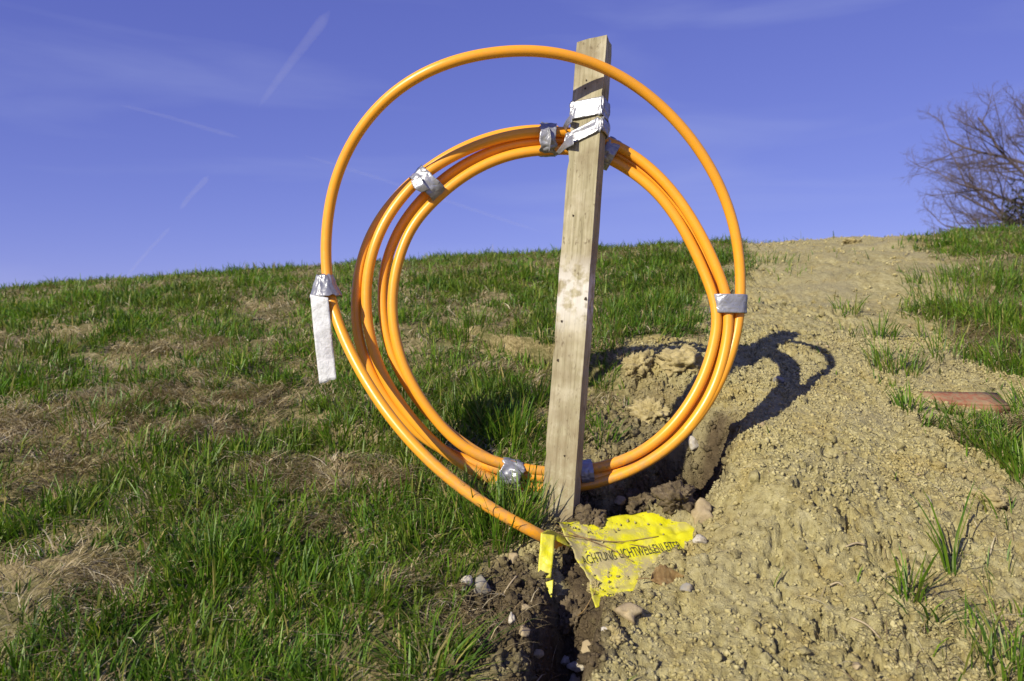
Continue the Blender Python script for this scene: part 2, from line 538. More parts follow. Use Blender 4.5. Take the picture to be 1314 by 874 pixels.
M_BUSH = mat_simple('bush_leaf', [(.3, (.018, .020, .010)), (.7, (.045, .045, .022))], 4, .8, .1)
M_NAIL = mat_simple('rusty_hole', [(.3, (.02, .015, .01)), (.7, (.06, .04, .025))], 200, .8, .1)

# ------------------------------------------------------------------ ground sheet
def graded(lo, hi, step, far_lo, far_hi, grow):
    mid = np.arange(lo, hi + 1e-6, step)
    def out(start, end, sgn):
        r = []; p = start; s = step
        while abs(p) < abs(end) if sgn < 0 else p < end:
            s *= grow; p += sgn * s; r.append(p)
            if len(r) > 900: break
        return r
    left = []
    p, s = lo, step
    while p > far_lo:
        s *= grow; p -= s; left.append(p)
    right = []
    p, s = mid[-1], step
    while p < far_hi:
        s *= grow; p += s; right.append(p)
    return np.array(left[::-1] + list(mid) + right)

gxs = graded(-0.25, 1.10, 0.0036, -320, 320, 1.035)
gys = graded(1.06, 2.30, 0.0038, -60, 420, 1.03)
XX, YY = np.meshgrid(gxs, gys)
ZZ = ground_z(XX.ravel(), YY.ravel())
gv = np.stack([XX.ravel(), YY.ravel(), ZZ], 1)
nx, ny_ = len(gxs), len(gys)
ii = (np.arange(ny_ - 1)[:, None] * nx + np.arange(nx - 1)[None, :]).ravel()
me = mesh_np('ground', gv, quads=np.stack([ii, ii + 1, ii + 1 + nx, ii + nx], 1))
s_, m_ = soil_masks(XX.ravel(), YY.ravel())
attr_f(me, 'soil', s_); attr_f(me, 'moist', m_ * s_)
ground = link('ground', me, M_GROUND)
tag(ground, 'grassy hillside with a strip of bare dug earth running up to the crest', 'ground', kind='structure')

# ------------------------------------------------------------------ tubes and laps
def catmull(pts, n_per=12, closed=False):
    P = [np.array(p, float) for p in pts]
    n = len(P); out = []
    rngi = range(n) if closed else range(n - 1)
    for i in rngi:
        if closed:
            p0, p1, p2, p3 = P[(i - 1) % n], P[i], P[(i + 1) % n], P[(i + 2) % n]
        else:
            p0 = P[i - 1] if i > 0 else 2 * P[0] - P[1]
            p1, p2 = P[i], P[i + 1]
            p3 = P[i + 2] if i + 2 < n else 2 * P[-1] - P[-2]
        # centripetal
        def tj(ti, a, b): return ti + max(1e-6, np.linalg.norm(b - a)) ** 0.5
        t0 = 0; t1 = tj(t0, p0, p1); t2 = tj(t1, p1, p2); t3 = tj(t2, p2, p3)
        for k in range(n_per):
            t = t1 + (t2 - t1) * k / n_per
            A1 = (t1 - t) / (t1 - t0) * p0 + (t - t0) / (t1 - t0) * p1
            A2 = (t2 - t) / (t2 - t1) * p1 + (t - t1) / (t2 - t1) * p2
            A3 = (t3 - t) / (t3 - t2) * p2 + (t - t2) / (t3 - t2) * p3
            B1 = (t2 - t) / (t2 - t0) * A1 + (t - t0) / (t2 - t0) * A2
            B2 = (t3 - t) / (t3 - t1) * A2 + (t - t1) / (t3 - t1) * A3
            out.append((t2 - t) / (t2 - t1) * B1 + (t - t1) / (t2 - t1) * B2)
    if not closed: out.append(P[-1])
    return np.array(out)

def smooth_path(p, it, closed):
    p = p.copy()
    for _ in range(it):
        if closed:
            p = 0.5 * p + 0.25 * (np.roll(p, 1, 0) + np.roll(p, -1, 0))
        else:
            q = p.copy(); q[1:-1] = 0.5 * p[1:-1] + 0.25 * (p[:-2] + p[2:]); p = q
    return p

def tube(path, radii, sides=16, closed=False, cap=True):
    path = np.asarray(path, float); n = len(path)
    radii = np.broadcast_to(np.asarray(radii, float), (n,))
    if closed: tan = np.roll(path, -1, 0) - np.roll(path, 1, 0)
    else: tan = np.gradient(path, axis=0)
    tan /= np.linalg.norm(tan, axis=1)[:, None] + 1e-12
    up = np.array([0, 1, 0.0]) if abs(tan[0][1]) < .9 else np.array([1.0, 0, 0])
    U = np.zeros((n, 3))
    u = up - tan[0] * up.dot(tan[0]); u /= np.linalg.norm(u); U[0] = u
    for i in range(1, n):
        u = U[i - 1] - tan[i] * U[i - 1].dot(tan[i]); U[i] = u / np.linalg.norm(u)
    V = np.cross(tan, U)
    a = np.linspace(0, 2 * math.pi, sides, endpoint=False)
    ring = path[:, None, :] + radii[:, None, None] * (np.cos(a)[None, :, None] * U[:, None, :] + np.sin(a)[None, :, None] * V[:, None, :])
    v = ring.reshape(-1, 3)
    rows = n if closed else n - 1
    i = np.arange(rows)[:, None]; j = np.arange(sides)[None, :]
    i2 = (i + 1) % n; j2 = (j + 1) % sides
    qd = np.stack([(i * sides + j) + 0 * j2, i * sides + j2, i2 * sides + j2, i2 * sides + j], -1).reshape(-1, 4)
    tr = []
    if not closed and cap:
        v = np.vstack([v, path[0], path[-1]]); c0, c1 = n * sides, n * sides + 1
        for k in range(sides):
            tr.append((c0, (k + 1) % sides, k)); tr.append((c1, (n - 1) * sides + k, (n - 1) * sides + (k + 1) % sides))
    return v, qd, (np.array(tr) if tr else None)

# ------------------------------------------------------------------ wooden post
post_base = W(718, 668, 1.64)
post_top = W(763, 55, 1.735)
axis = (post_top - post_base)
post_len_vis = axis.length
pz = axis.normalized()
yaw = math.radians(-23)
wx = Vector((math.cos(yaw), math.sin(yaw), 0))            # along the broad face, left to right (right end nearer)
px_ = (wx - pz * wx.dot(pz)).normalized()
py_ = pz.cross(px_).normalized()                            # away from the camera
R3 = Matrix((px_, py_, pz)).transposed()
PW, PT = 0.0675, 0.042
post = empty('wooden_post', post_base)
bm = bmesh.new()
L0, L1 = -0.22, post_len_vis
NS = 60
rows = []
for k in range(NS + 1):
    z = L0 + (L1 - L0) * k / NS
    r = []
    ch = 0.0025
    for (cx, cy) in ((-1, -1), (-0.2, -1), (.3, -1), (1, -1), (1, 0), (1, 1), (0, 1), (-1, 1), (-1, 0)):
        x, y = cx * PW / 2, cy * PT / 2
        jit = mnoise.noise(Vector((cx * 3, cy * 3, z * 9))) * .0016 - .0022 * max(0, mnoise.noise(Vector((cx * 9, cy * 7, z * 26))) - .25) * 4 * cx * (abs(cx) > .9)
        x += jit; y += mnoise.noise(Vector((cx * 5 + 7, cy * 5, z * 11))) * .0009
        zz = z
        if k == NS:
            zz += .003 * cx - .001 * cy + (-.003 if (cx == -1 and cy == -1) else 0) + (-.004 if (cx == 1 and cy == 0) else 0)
        r.append(bm.verts.new((x, y, zz)))
    rows.append(r)
for k in range(NS):
    for j in range(9):
        bm.faces.new((rows[k][j], rows[k][(j + 1) % 9], rows[k + 1][(j + 1) % 9], rows[k + 1][j]))
bm.faces.new(rows[-1]); bm.faces.new(rows[0][::-1])
long_edges = [e for e in bm.edges if e.is_manifold and e.calc_face_angle(0) > 1.0]
bmesh.ops.bevel(bm, geom=long_edges, offset=0.0022, segments=2, profile=.6, affect='EDGES')
me = bpy.data.meshes.new('timber')
bm.to_mesh(me); bm.free()
o = link('timber', me, M_WOOD, None, smooth=False)
o.parent = post
o.rotation_euler = R3.to_euler()
POST_M = Matrix.Translation(post_base) @ R3.to_4x4()

def post_pt(x, y, z):
    return POST_M @ Vector((x, y, z))

def hole(x, z, r):
    bm = bmesh.new()
    ring = []
    for k in range(9):
        a = k / 9 * 2 * math.pi
        rr = r * (1 + .25 * math.sin(3 * a + z * 90))
        ring.append(bm.verts.new(post_pt(x + rr * math.cos(a), -PT / 2 - .0014, z + rr * 1.25 * math.sin(a))))
    c = bm.verts.new(post_pt(x, -PT / 2 - .0022, z))
    for k in range(9): bm.faces.new((c, ring[k], ring[(k + 1) % 9]))
    me = bpy.data.meshes.new('nail_head'); bm.to_mesh(me); bm.free()
    return link('nail_head', me, M_NAIL, post)
zt = post_len_vis
for (x, z, r) in ((-.006, zt - .112, .0022), (-.005, zt - .094, .0018), (-.012, zt * .62, .002), (.029, zt * .447, .0030), (-.02, zt * .40, .0022), (-.022, zt * .32, .0025), (.008, zt * .13, .0018)):
    hole(x, z, r)

# ------------------------------------------------------------------ orange conduit coil
PR = 0.0114
coil_base = GP(745, 640)
coil = empty('conduit_coil', coil_base)
tag(coil, 'coil of orange plastic conduit bound with silver tape and hung on the wooden post', 'conduit coil')

def lean(py): return 0.055 * (620 - py) / 460.0      # the coil leans back with the post
def lap(pts, dy): return [tuple(W(x, y, dy + lean(y) + (z if z else 0))) for (x, y, z) in pts]

A_pts = [(726, 706, 1.57), (706, 694, 1.535), (690, 685, 1.512), (640, 659, 1.515), (570, 611, 1.535), (503, 541, 1.58), (454, 463, 1.64), (427, 398, 1.685), (418, 345, 1.70), (419, 290, 1.70), (429, 232, 1.69),
         (456, 172, 1.665), (502, 119, 1.635), (560, 85, 1.61), (622, 68, 1.612), (690, 64, 1.625), (750, 76, 1.65), (810, 104, 1.68), (870, 155, 1.705), (915, 218, 1.725),
         (941, 282, 1.745), (950, 340, 1.75), (950, 390, 1.75), (945, 430, 1.745), (928, 483, 1.735), (892, 543, 1.725), (842, 588, 1.72), (790, 613, 1.72), (745, 625, 1.725),
         (700, 628, 1.73), (650, 622, 1.73), (605, 604, 1.73), (560, 572, 1.73), (520, 528, 1.735), (487, 475, 1.74), (474, 430, 1.745), (469, 390, 1.75), (472, 342, 1.755)]
A_path = smooth_path(catmull([tuple(W(*p)) for p in A_pts], 14), 30, False)
C_pts = [(472, 342, 0), (492, 285, 0), (540, 226, 0), (590, 196, 0), (640, 177, 0), (690, 169, 0), (755, 172, .01), (815, 199, .01), (865, 246, 0), (902, 305, 0), (926, 360, 0), (934, 392, 0), (934, 430, 0), (918, 495, 0), (882, 552, 0),
         (835, 592, .012), (780, 611, .014), (715, 615, .014), (650, 605, .02), (590, 588, .03), (540, 560, .03), (495, 512, .02), (463, 450, .015), (456, 395, .015), (463, 335, .02), (484, 284, .03), (530, 230, .03), (585, 193, .02), (640, 172, .03), (690, 166, .035), (716, 168, .035)]
D_pts = [(494, 342, .012), (515, 288, .01), (556, 240, .01), (600, 208, .005), (645, 189, 0), (690, 181, 0), (755, 183, 0.01), (803, 204, 0.01), (852, 242, 0.01), (888, 292, .01), (914, 350, .012), (924, 395, .015), (922, 432, .015), (907, 490, .015), (873, 545, .015),
         (830, 582, .015), (780, 602, .012), (715, 612, .01), (640, 596, .01), (585, 562, .012), (545, 525, .015), (513, 478, .015), (497, 435, .015), (491, 390, .015)]
E_pts = [(509, 342, 0), (528, 292, 0), (562, 253, 0), (602, 222, 0), (645, 202, 0), (690, 193, 0), (755, 194, 0.01), (797, 212, 0.01), (842, 246, 0), (877, 294, 0), (904, 350, 0), (919, 395, -.008), (918, 432, -.008), (900, 490, -.005), (866, 543, 0),
         (824, 579, 0), (780, 597, 0), (715, 607, .006), (640, 594, 0), (592, 572, 0), (553, 531, 0), (523, 482, 0), (508, 437, 0), (503, 390, 0)]
def pipe_obj(name, path, closed):
    v, qd, tr = tube(path, PR, 20, closed)
    me = mesh_np(name, v, qd, tr)
    d = np.zeros(len(v))
    if not closed and name == 'pipe':
        d = sstep(.05, -.01, np.hypot(v[:, 0] - W(706, 694, 1.53).x, v[:, 1] - 1.53)) * .9
    d = np.maximum(d, .55 * sstep(-.16, -.30, v[:, 2]))
    attr_f(me, 'dirt', np.maximum(d, .10))
    return link(name, me, M_PIPE, coil)
BASE_Y = 1.735
# the free lap runs on into the next winding: one continuous length
C_path = catmull(lap(C_pts, BASE_Y - .02), 14)
full = np.vstack([A_path, C_path[1:]])
full = smooth_path(full, 60, False)
pipe_obj('pipe', full, False)
D_path = smooth_path(catmull(lap(D_pts, BASE_Y), 14, True), 40, True)
E_path = smooth_path(catmull(lap(E_pts, BASE_Y - .012), 14, True), 40, True)
pipe_obj('pipe_winding', D_path, True)
pipe_obj('pipe_winding', E_path, True)

# ------------------------------------------------------------------ silver tape
def band(name, c, t, l, a, bdep, L, parent, mat=None, ex=3.0, wr=.0012, shear=0.0, flare=0.0, seed=0, n_ar=64, n_al=14, hem=0.0, dn=0.0):
    """a wrap of tape round a bundle: t along the bundle, l across it"""
    mat = mat or M_TAPE
    t = Vector(t).normalized(); l = Vector(l); l = (l - t * l.dot(t)).normalized(); n = t.cross(l)
    vs = []
    for i in range(n_al + 1):
        f = i / n_al
        for j in range(n_ar):
            th = 2 * math.pi * j / n_ar
            ct, st = math.cos(th), math.sin(th)
            x = math.copysign(abs(ct) ** (2 / ex), ct) * a * (1 + flare * f)
            y = math.copysign(abs(st) ** (2 / ex), st) * bdep * (1 + flare * f)
            q = Vector((ct * 2.2 + seed, st * 2.2, f * 1.6))
            w = mnoise.noise(q * 1.7) * wr + abs(mnoise.noise(Vector((ct * 5 + seed, st * 5, f * 2.0)))) * wr * 1.2
            r = Vector((x, y)); rl = r.length or 1
            x += x / rl * (w + .0006); y += y / rl * (w + .0006)
            along = (f - .5) * L + shear * x + hem * (1 if f > .99 or f < .01 else 0) * mnoise.noise(Vector((ct * 3 + seed, st * 3, f * 7))) + dn * mnoise.noise(Vector((ct * 2.1 + seed, st * 2.1, 0)))
            vs.append(Vector(c) + t * along + l * x + n * y)
    qd = []
    for i in range(n_al):
        for j in range(n_ar):
            j2 = (j + 1) % n_ar
            qd.append((i * n_ar + j, i * n_ar + j2, (i + 1) * n_ar + j2, (i + 1) * n_ar + j))
    me = mesh_np(name, np.array([tuple(v) for v in vs]), np.array(qd))
    o = link(name, me, mat, parent)
    sm = o.modifiers.new('thick', 'SOLIDIFY'); sm.thickness = .0007; sm.offset = 1
    return o

def strip(name, left, right, parent, mat, nsub=8, wr=.001, seed=0, torn=False):
    """a limp length of tape between two edge lines"""
    A = catmull(left, nsub); B = catmull(right, nsub)
    m = len(A); k = 9; vs = []
    for i in range(m):
        for j in range(k):
            f = j / (k - 1)
            p = Vector(A[i] * (1 - f) + B[i] * f)
            nn = mnoise.noise(p * 55 + Vector((seed, 0, 0))) * wr + mnoise.noise(p * 120) * wr * .4
            p.y += nn
            if torn and i == m - 1: p.z += .004 * mnoise.noise(Vector((f * 7, seed, 2)))
            vs.append(tuple(p))
    qd = [(i * k + j, i * k + j + 1, (i + 1) * k + j + 1, (i + 1) * k + j) for i in range(m - 1) for j in range(k - 1)]
    me = mesh_np(name, np.array(vs), np.array(qd))
    o = link(name, me, mat, parent)
    sm = o.modifiers.new('thick', 'SOLIDIFY'); sm.thickness = .0008; sm.offset = 0
    return o

# right-hand band
cR = W(934.5, 390, 1.752)
band('tape_band', cR, (0.02, 0, 1), (1, 0, 0), .0385, .026, .041, coil, ex=2.6, wr=.0012, seed=1.3)
# upper-left band
pa, pb = W(537, 221, 1.765), W(563, 253, 1.765)
band('tape_band', (pa + pb) / 2 + Vector((-.001, 0, .001)), (0.68, 0, .70), pb - pa, (pb - pa).length / 2 + .0005, .029, .038, coil, ex=2.6, wr=.0025, seed=4.1, shear=.0, hem=.002, dn=.003)
strip('tape_flap', [W(527, 232, 1.73), W(532, 242, 1.725), W(541, 247, 1.728)], [W(540, 226, 1.728), W(545, 236, 1.722), W(551, 243, 1.728)], coil, M_TAPE, seed=3)
# top band, pinched fin
band('tape_band', W(703, 180, 1.785), (1, 0, -.02), (0, 0, 1), .0325, .033, .036, coil, ex=2.6, wr=.004, seed=8.7, hem=.004, dn=.006)
strip('tape_fin', [W(703.5, 163, 1.752), W(705, 178, 1.748), W(704, 195, 1.752)], [W(704.5, 163, 1.735), W(707, 178, 1.728), W(705, 194, 1.735)], coil, M_TAPE, wr=.003, seed=9)
# behind the post on the right, and low down either side
band('tape_band', W(781, 197, 1.80), (.8, 0, -.45), (.45, 0, .8), .031, .034, .030, coil, ex=2.6, wr=.003, seed=12.2)
band('tape_band', W(655, 608, 1.735), (1, 0, -.25), (.25, 0, 1), .027, .030, .048, coil, ex=2.4, wr=.006, seed=15.5, hem=.006, dn=.008)
band('tape_band', W(752, 605, 1.735), (1, 0, .12), (0, 0, 1), .0225, .031, .028, coil, ex=2.6, wr=.002, seed=18.1)
# flag on the free lap
fc = W(417.5, 367, 1.70)
tw = band('tape_collar', fc, (.06, 0, -1), (1, 0, 0), .0155, .0165, .048, coil, ex=2.2, wr=.002, flare=1.05, seed=21.4, hem=.005)
Yf = 1.668
strip('tape_flag', [W(398, 378, Yf + .002), W(401, 410, Yf), W(405, 450, Yf - .004), W(410, 493, Yf + .004)],
      [W(421, 382, Yf - .006), W(424, 412, Yf - .004), W(428, 450, Yf + .002), W(431.5, 486, Yf - .004)], coil, M_PAPER, wr=.0022, seed=25, torn=True)

# wraps on the post
def post_band(name, z, hgt, shear, seed, wr, a_extra=0.0, b_extra=0.0, hem=.004, dn=.004):
    c = post_pt(-a_extra * .6, b_extra * .4, z)
    return band(name, c, pz, px_, PW / 2 + .0025 + a_extra, PT / 2 + .003 + b_extra, hgt, post, ex=9, wr=wr, shear=shear, seed=seed, hem=hem, dn=dn, n_ar=96)
def post_z(px, py):
    return (W(px, py, 1.715) - post_base).dot(pz)
tag(post, 'weathered timber batten driven into the earth, leaning right with silver tape round it', 'post')
post_band('tape_wrap', post_z(755, 143), .040, .10, 31.0, .0028)
post_band('tape_wrap', post_z(752, 174), .030, .42, 37.0, .0032, a_extra=.004, hem=.005)
strip('tape_tail', [W(736, 171, 1.682), W(726, 180, 1.70), W(713, 196, 1.735)], [W(736, 186, 1.682), W(728, 190, 1.70), W(717, 199, 1.735)], post, M_TAPE, wr=.002, seed=41)
strip('tape_tail', [W(734, 146, 1.684), W(728, 152, 1.71), W(722, 163, 1.76)], [W(734, 157, 1.684), W(730, 161, 1.71), W(727, 169, 1.76)], post, M_TAPE, wr=.002, seed=44)
strip('tape_tail', [W(776, 150, 1.705), W(779, 160, 1.712), W(777, 176, 1.72)], [W(780, 152, 1.735), W(783, 164, 1.74), W(780, 178, 1.745)], post, M_TAPE, wr=.003, seed=46)

# ------------------------------------------------------------------ yellow warning foil
foil = empty('warning_tape', tuple(BL))
tag(foil, 'crumpled yellow warning foil with black lettering, half buried below the post', 'warning tape')
def foil_pt(s, t, lift=0.0):
    p = BL + s * FA + t * FB
    nrm = np.cross(FA, FB); nrm = nrm / np.linalg.norm(nrm)
    if nrm[2] < 0: nrm = -nrm
    cr = abs(mnoise.noise(Vector((s * 4 + t * 2, t * 3 - s * 2, 11.0))))
    crease = -.003 * math.exp(-(cr / .05) ** 2)
    h = 0.0035 * math.exp(-((t - .62 - .05 * s) / .022) ** 2) - 0.0045 * math.exp(-((t - .205 - .03 * s) / .03) ** 2)
    h += 0.004 * mnoise.noise(Vector((s * 6, t * 3, 1.0))) + 0.0022 * mnoise.noise(Vector((s * 17, t * 10, 4.0)))
    h += 0.010 * max(0, .06 - s) / .06 * (.5 + mnoise.noise(Vector((t * 5, 3, 0))))
    return p + nrm * (h + crease + lift)
NSF, NTF = 70, 64
vs = []; dirt = []
for i in range(NSF + 1):
    for j in range(NTF + 1):
        s, t = i / NSF, j / NTF
        # ragged torn left edge
        edge = .016 * mnoise.noise(Vector((t * 5, 0, 9))) + .010 * mnoise.noise(Vector((t * 19, 2, 9))) + .02 * math.sin(t * 5)
        s2 = s * (1 - edge) + edge if s < 1 else 1
        vs.append(foil_pt(s2, t))
        dl = 1.0 - float(sstep(.18, .42, s)) * (.55 + .45 * float(sstep(.35, .6, t)))
        dl += .55 * math.exp(-((t - .40) / .10) ** 2) + .5 * math.exp(-((t - .80) / .08) ** 2) + .5 * mnoise.noise(Vector((s * 7, t * 7, 7)))
        dirt.append(min(1.0, max(0.06, dl - .75 * math.exp(-(t / .20) ** 2))))
qd = [(i * (NTF + 1) + j, (i + 1) * (NTF + 1) + j, (i + 1) * (NTF + 1) + j + 1, i * (NTF + 1) + j + 1) for i in range(NSF) for j in range(NTF)]
me = mesh_np('foil', np.array(vs), np.array(qd))
attr_f(me, 'dirt', dirt)
o = link('foil', me, M_FOIL, foil)
sm = o.modifiers.new('thick', 'SOLIDIFY'); sm.thickness = .0006; sm.offset = -1

def lettering(text, s0, s1, t0, t1, name='lettering'):
    cu = bpy.data.curves.new('txt', 'FONT'); cu.body = text; cu.size = 1.0; cu.resolution_u = 3
    to = bpy.data.objects.new('txt', cu); COL.objects.link(to)
    dg = bpy.context.evaluated_depsgraph_get(); dg.update()
    me = bpy.data.meshes.new_from_object(to.evaluated_get(dg))
    bpy.data.objects.remove(to)
    bm = bmesh.new(); bm.from_mesh(me)
    bmesh.ops.triangulate(bm, faces=bm.faces[:])
    bmesh.ops.subdivide_edges(bm, edges=[e for e in bm.edges if e.calc_length() > .2], cuts=2, use_grid_fill=False)
    bmesh.ops.triangulate(bm, faces=bm.faces[:])
    xs = [v.co.x for v in bm.verts]; ys = [v.co.y for v in bm.verts]
    x0, x1, y0, y1 = min(xs), max(xs), min(ys), max(ys)
    for v in bm.verts:
        s = s0 + (v.co.x - x0) / (x1 - x0) * (s1 - s0); t = t0 + (v.co.y - y0) / (y1 - y0) * (t1 - t0)
        v.co = Vector(foil_pt(s, t, .0015))
    bm.to_mesh(me); bm.free(); me.name = name
    return link(name, me, M_INK, foil, smooth=False)
lettering('ACHTUNG LICHTWELLENLEITER', .04, .70, .47, .58)
lettering('ACHTUNG LICHTWELLENLEITER', .07, .72, .05, .12)

# folded strap hanging below the pipe's end
gA = GP(703, 742)
strip('foil_strap', [W(694, 684, 1.478), W(693, 700, 1.466), W(691, 722, 1.455), W(690, 742, 1.45)],
      [W(712, 687, 1.482), W(711, 702, 1.468), W(709, 722, 1.452), W(707, 742, 1.445)], foil, M_FOIL, wr=.003, seed=51)
strip('foil_strap', [W(694, 684, 1.478), W(705, 680, 1.50), W(725, 690, 1.545)], [W(703, 700, 1.485), W(712, 694, 1.51), W(735, 705, 1.53)], foil, M_FOIL, wr=.003, seed=55)
strip('foil_corner', [W(697, 748, 1.435), W(703, 757, 1.428), W(706, 766, 1.42)], [W(710, 744, 1.43), W(709, 756, 1.425), W(708, 767, 1.42)], foil, M_FOIL, wr=.002, seed=58)
for o in foil.children:
    if o.type == 'MESH' and 'dirt' not in o.data.attributes and o.name.startswith('foil'):
        attr_f(o.data, 'dirt', np.full(len(o.data.vertices), .35))

# ------------------------------------------------------------------ stones, clods, brick, leaf
def rock(name, loc, size, mat, seed, label, cat, group=None, sub=3, sharp=.5, rot=0.0, parent=None, lump=.35, crumb=0.0):
    bm = bmesh.new()
    bmesh.ops.create_icosphere(bm, subdivisions=sub, radius=1.0)
    for v in bm.verts:
        p = v.co.copy()
        d = 1 + lump * mnoise.noise(p * 1.1 + Vector((seed * 3.1, 0, 0))) + sharp * .35 * abs(mnoise.noise(p * 2.3 + Vector((0, seed * 2.7, 0)))) + .10 * mnoise.noise(p * 5 + Vector((seed, seed, 0)))
        if crumb:
            o_ = Vector((seed * 1.7, seed * .9, seed))
            d += crumb * (.55 * abs(mnoise.noise(p * 2.2 + o_)) + .38 * mnoise.noise(p * 4.5 + o_) + .30 * abs(mnoise.noise(p * 9 + o_)) + .16 * mnoise.noise(p * 18 + o_) - .25)
        q = p * d
        for k in range(4):     # facets
            ax = Vector((math.sin(seed * 7 + k * 2.1), math.cos(seed * 5 + k * 1.7), math.sin(seed * 3 + k * 2.9))).normalized()
            e = q.dot(ax) - .66
            if e > 0: q -= ax * e * min(1, sharp * 1.5)
        v.co = Vector((q.x * size[0], q.y * size[1], q.z * size[2]))
    bmesh.ops.rotate(bm, verts=bm.verts[:], cent=(0, 0, 0), matrix=Matrix.Rotation(rot, 3, 'Z'))
    me = bpy.data.meshes.new(name); bm.to_mesh(me); bm.free()
    o = link(name, me, mat, parent)
    o.location = loc
    if label: tag(o, label, cat, group)
    return o

def stone_at(px, py, wpx, hpx, mat, seed, label, sink=.3, name='stone', cat='stone', sub=3, sharp=.6, deep=None, lump=.35):
    p = GP(px, py + hpx * .35)
    k = p.y / FPX
    sx, sz = wpx * k / 2 * .92, hpx * k / 2 * .95
    sy = deep if deep else (sx + sz) / 2
    return rock(name, (p.x, p.y + sy * .2, p.z + sz * (1 - 2 * sink) * .35), (sx, sy, sz), mat, seed, label, cat, sub=5 if name == 'earth_clod' else sub, sharp=0 if name == 'earth_clod' else sharp, rot=seed, lump=.6 if name == 'earth_clod' else lump + .25, crumb=.75 if name == 'earth_clod' else .28)

stone_at(890, 575, 20, 18, M_STONE_W, 1.1, 'small white stone on the dark soil just under the coil', .1)
stone_at(903, 660, 32, 38, M_STONE_B, 2.3, 'angular pale stone at the right-hand lip of the dug hole', .15)
stone_at(898, 690, 18, 16, M_STONE_W, 3.7, 'small pale stone at the right tip of the yellow foil', .15)
stone_at(616, 748, 26, 30, M_STONE_G, 4.2, 'grey lump of stone in the dark soil left of the yellow strap', .2)
stone_at(597, 747, 18, 24, M_STONE_W, 5.9, 'pale stone touching the grey lump at the edge of the grass', .2)
stone_at(659, 727, 14, 14, M_STONE_B, 6.4, 'small pale pebble among grass left of the yellow strap', .15)
stone_at(672, 810, 20, 16, M_STONE_B, 7.7, 'smooth oval pebble on the crumbly soil left of the crevice', .15)
stone_at(674, 779, 11, 10, M_STONE_B, 8.8, 'tiny round pebble above the oval pebble left of the crevice', .15)
stone_at(657, 795, 9, 24, M_STONE_W, 9.3, 'narrow upright pale stone sliver left of the crevice', .15)
stone_at(690, 842, 20, 14, M_STONE_B, 10.1, 'buff pebble on the left lip of the crevice', .2)
stone_at(741, 858, 26, 16, M_STONE_W, 11.6, 'white stone lying in the bottom of the crevice', .0)
stone_at(726, 851, 15, 15, M_STONE_W, 12.4, 'rounded white stone left of the larger one in the crevice', .0)
stone_at(737, 871, 20, 12, M_STONE_G, 13.9, 'bluish grey stone at the very bottom edge, in the crevice', .0)
stone_at(755, 832, 18, 22, M_STONE_B, 14.2, 'buff stone on the right side of the crevice above the white ones', .1)
stone_at(791, 812, 27, 26, M_CLOD, 15.8, 'round ball of dry earth right of the crevice, below the foil', .15, name='earth_clod', cat='clod')
stone_at(778, 808, 12, 12, M_STONE_W, 16.5, 'small white pebble touching the round ball of earth', .15)
stone_at(805, 780, 42, 30, M_STONE_B, 17.3, 'flat ochre stone at the lower right corner of the foil', .25, sharp=.7)
stone_at(881, 753, 17, 15, M_STONE_G, 18.4, 'dark grey cubic stone below the dead leaf', .1, sharp=.9, lump=.1)
stone_at(764, 752, 18, 22, M_CLOD, 19.9, 'crumbly earth clod lying on the left edge of the yellow foil', .0, name='earth_clod', cat='clod')
stone_at(757, 663, 34, 42, M_CLODW, 20.2, 'dark damp clod of earth right beside the foot of the post', .1, name='earth_clod', cat='clod')
stone_at(795, 660, 20, 12, M_STONE_B, 21.3, 'flat buff stone in the hole above the foil', .1)
stone_at(1000, 485, 20, 12, M_STONE_G, 22.9, 'grey stone inside the shadow of the coil', .3)
stone_at(1100, 855, 18, 10, M_STONE_B, 23.1, 'small buff stone lying alone near the bottom right', .3)
# big clods inside the coil
stone_at(876, 458, 66, 44, M_CLOD, 31.2, 'big dry clod seen through the coil near its right side', .3, name='earth_clod', cat='clod', sub=4, deep=.05)
stone_at(818, 470, 42, 36, M_CLOD, 32.7, 'medium dry clod left of the big clod, seen through the coil', .3, name='earth_clod', cat='clod', sub=4)
stone_at(838, 520, 60, 44, M_CLOD, 33.4, 'rough clod below the medium clod, shaded inside the coil', .3, name='earth_clod', cat='clod', sub=4)
stone_at(868, 634, 52, 40, M_CLODW, 34.5, 'damp dark clod lying in the hole under the coil', .2, name='earth_clod', cat='clod', sub=4)
stone_at(820, 640, 44, 34, M_CLODW, 35.1, 'dark clod in the middle of the hole above the foil', .2, name='earth_clod', cat='clod', sub=4)
stone_at(735, 790, 34, 50, M_CLODW, 36.8, 'tall damp clod inside the crevice below the foil', .1, name='earth_clod', cat='clod', sub=4)
stone_at(1275, 632, 60, 30, M_CLOD, 37.6, 'greyish clod below the brick near the right edge', .45, name='earth_clod', cat='clod', sub=4)
stone_at(1094, 309, 34, 10, M_CLOD, 38.3, 'heap of earth standing up on the skyline', .2, name='earth_clod', cat='clod', sub=3)

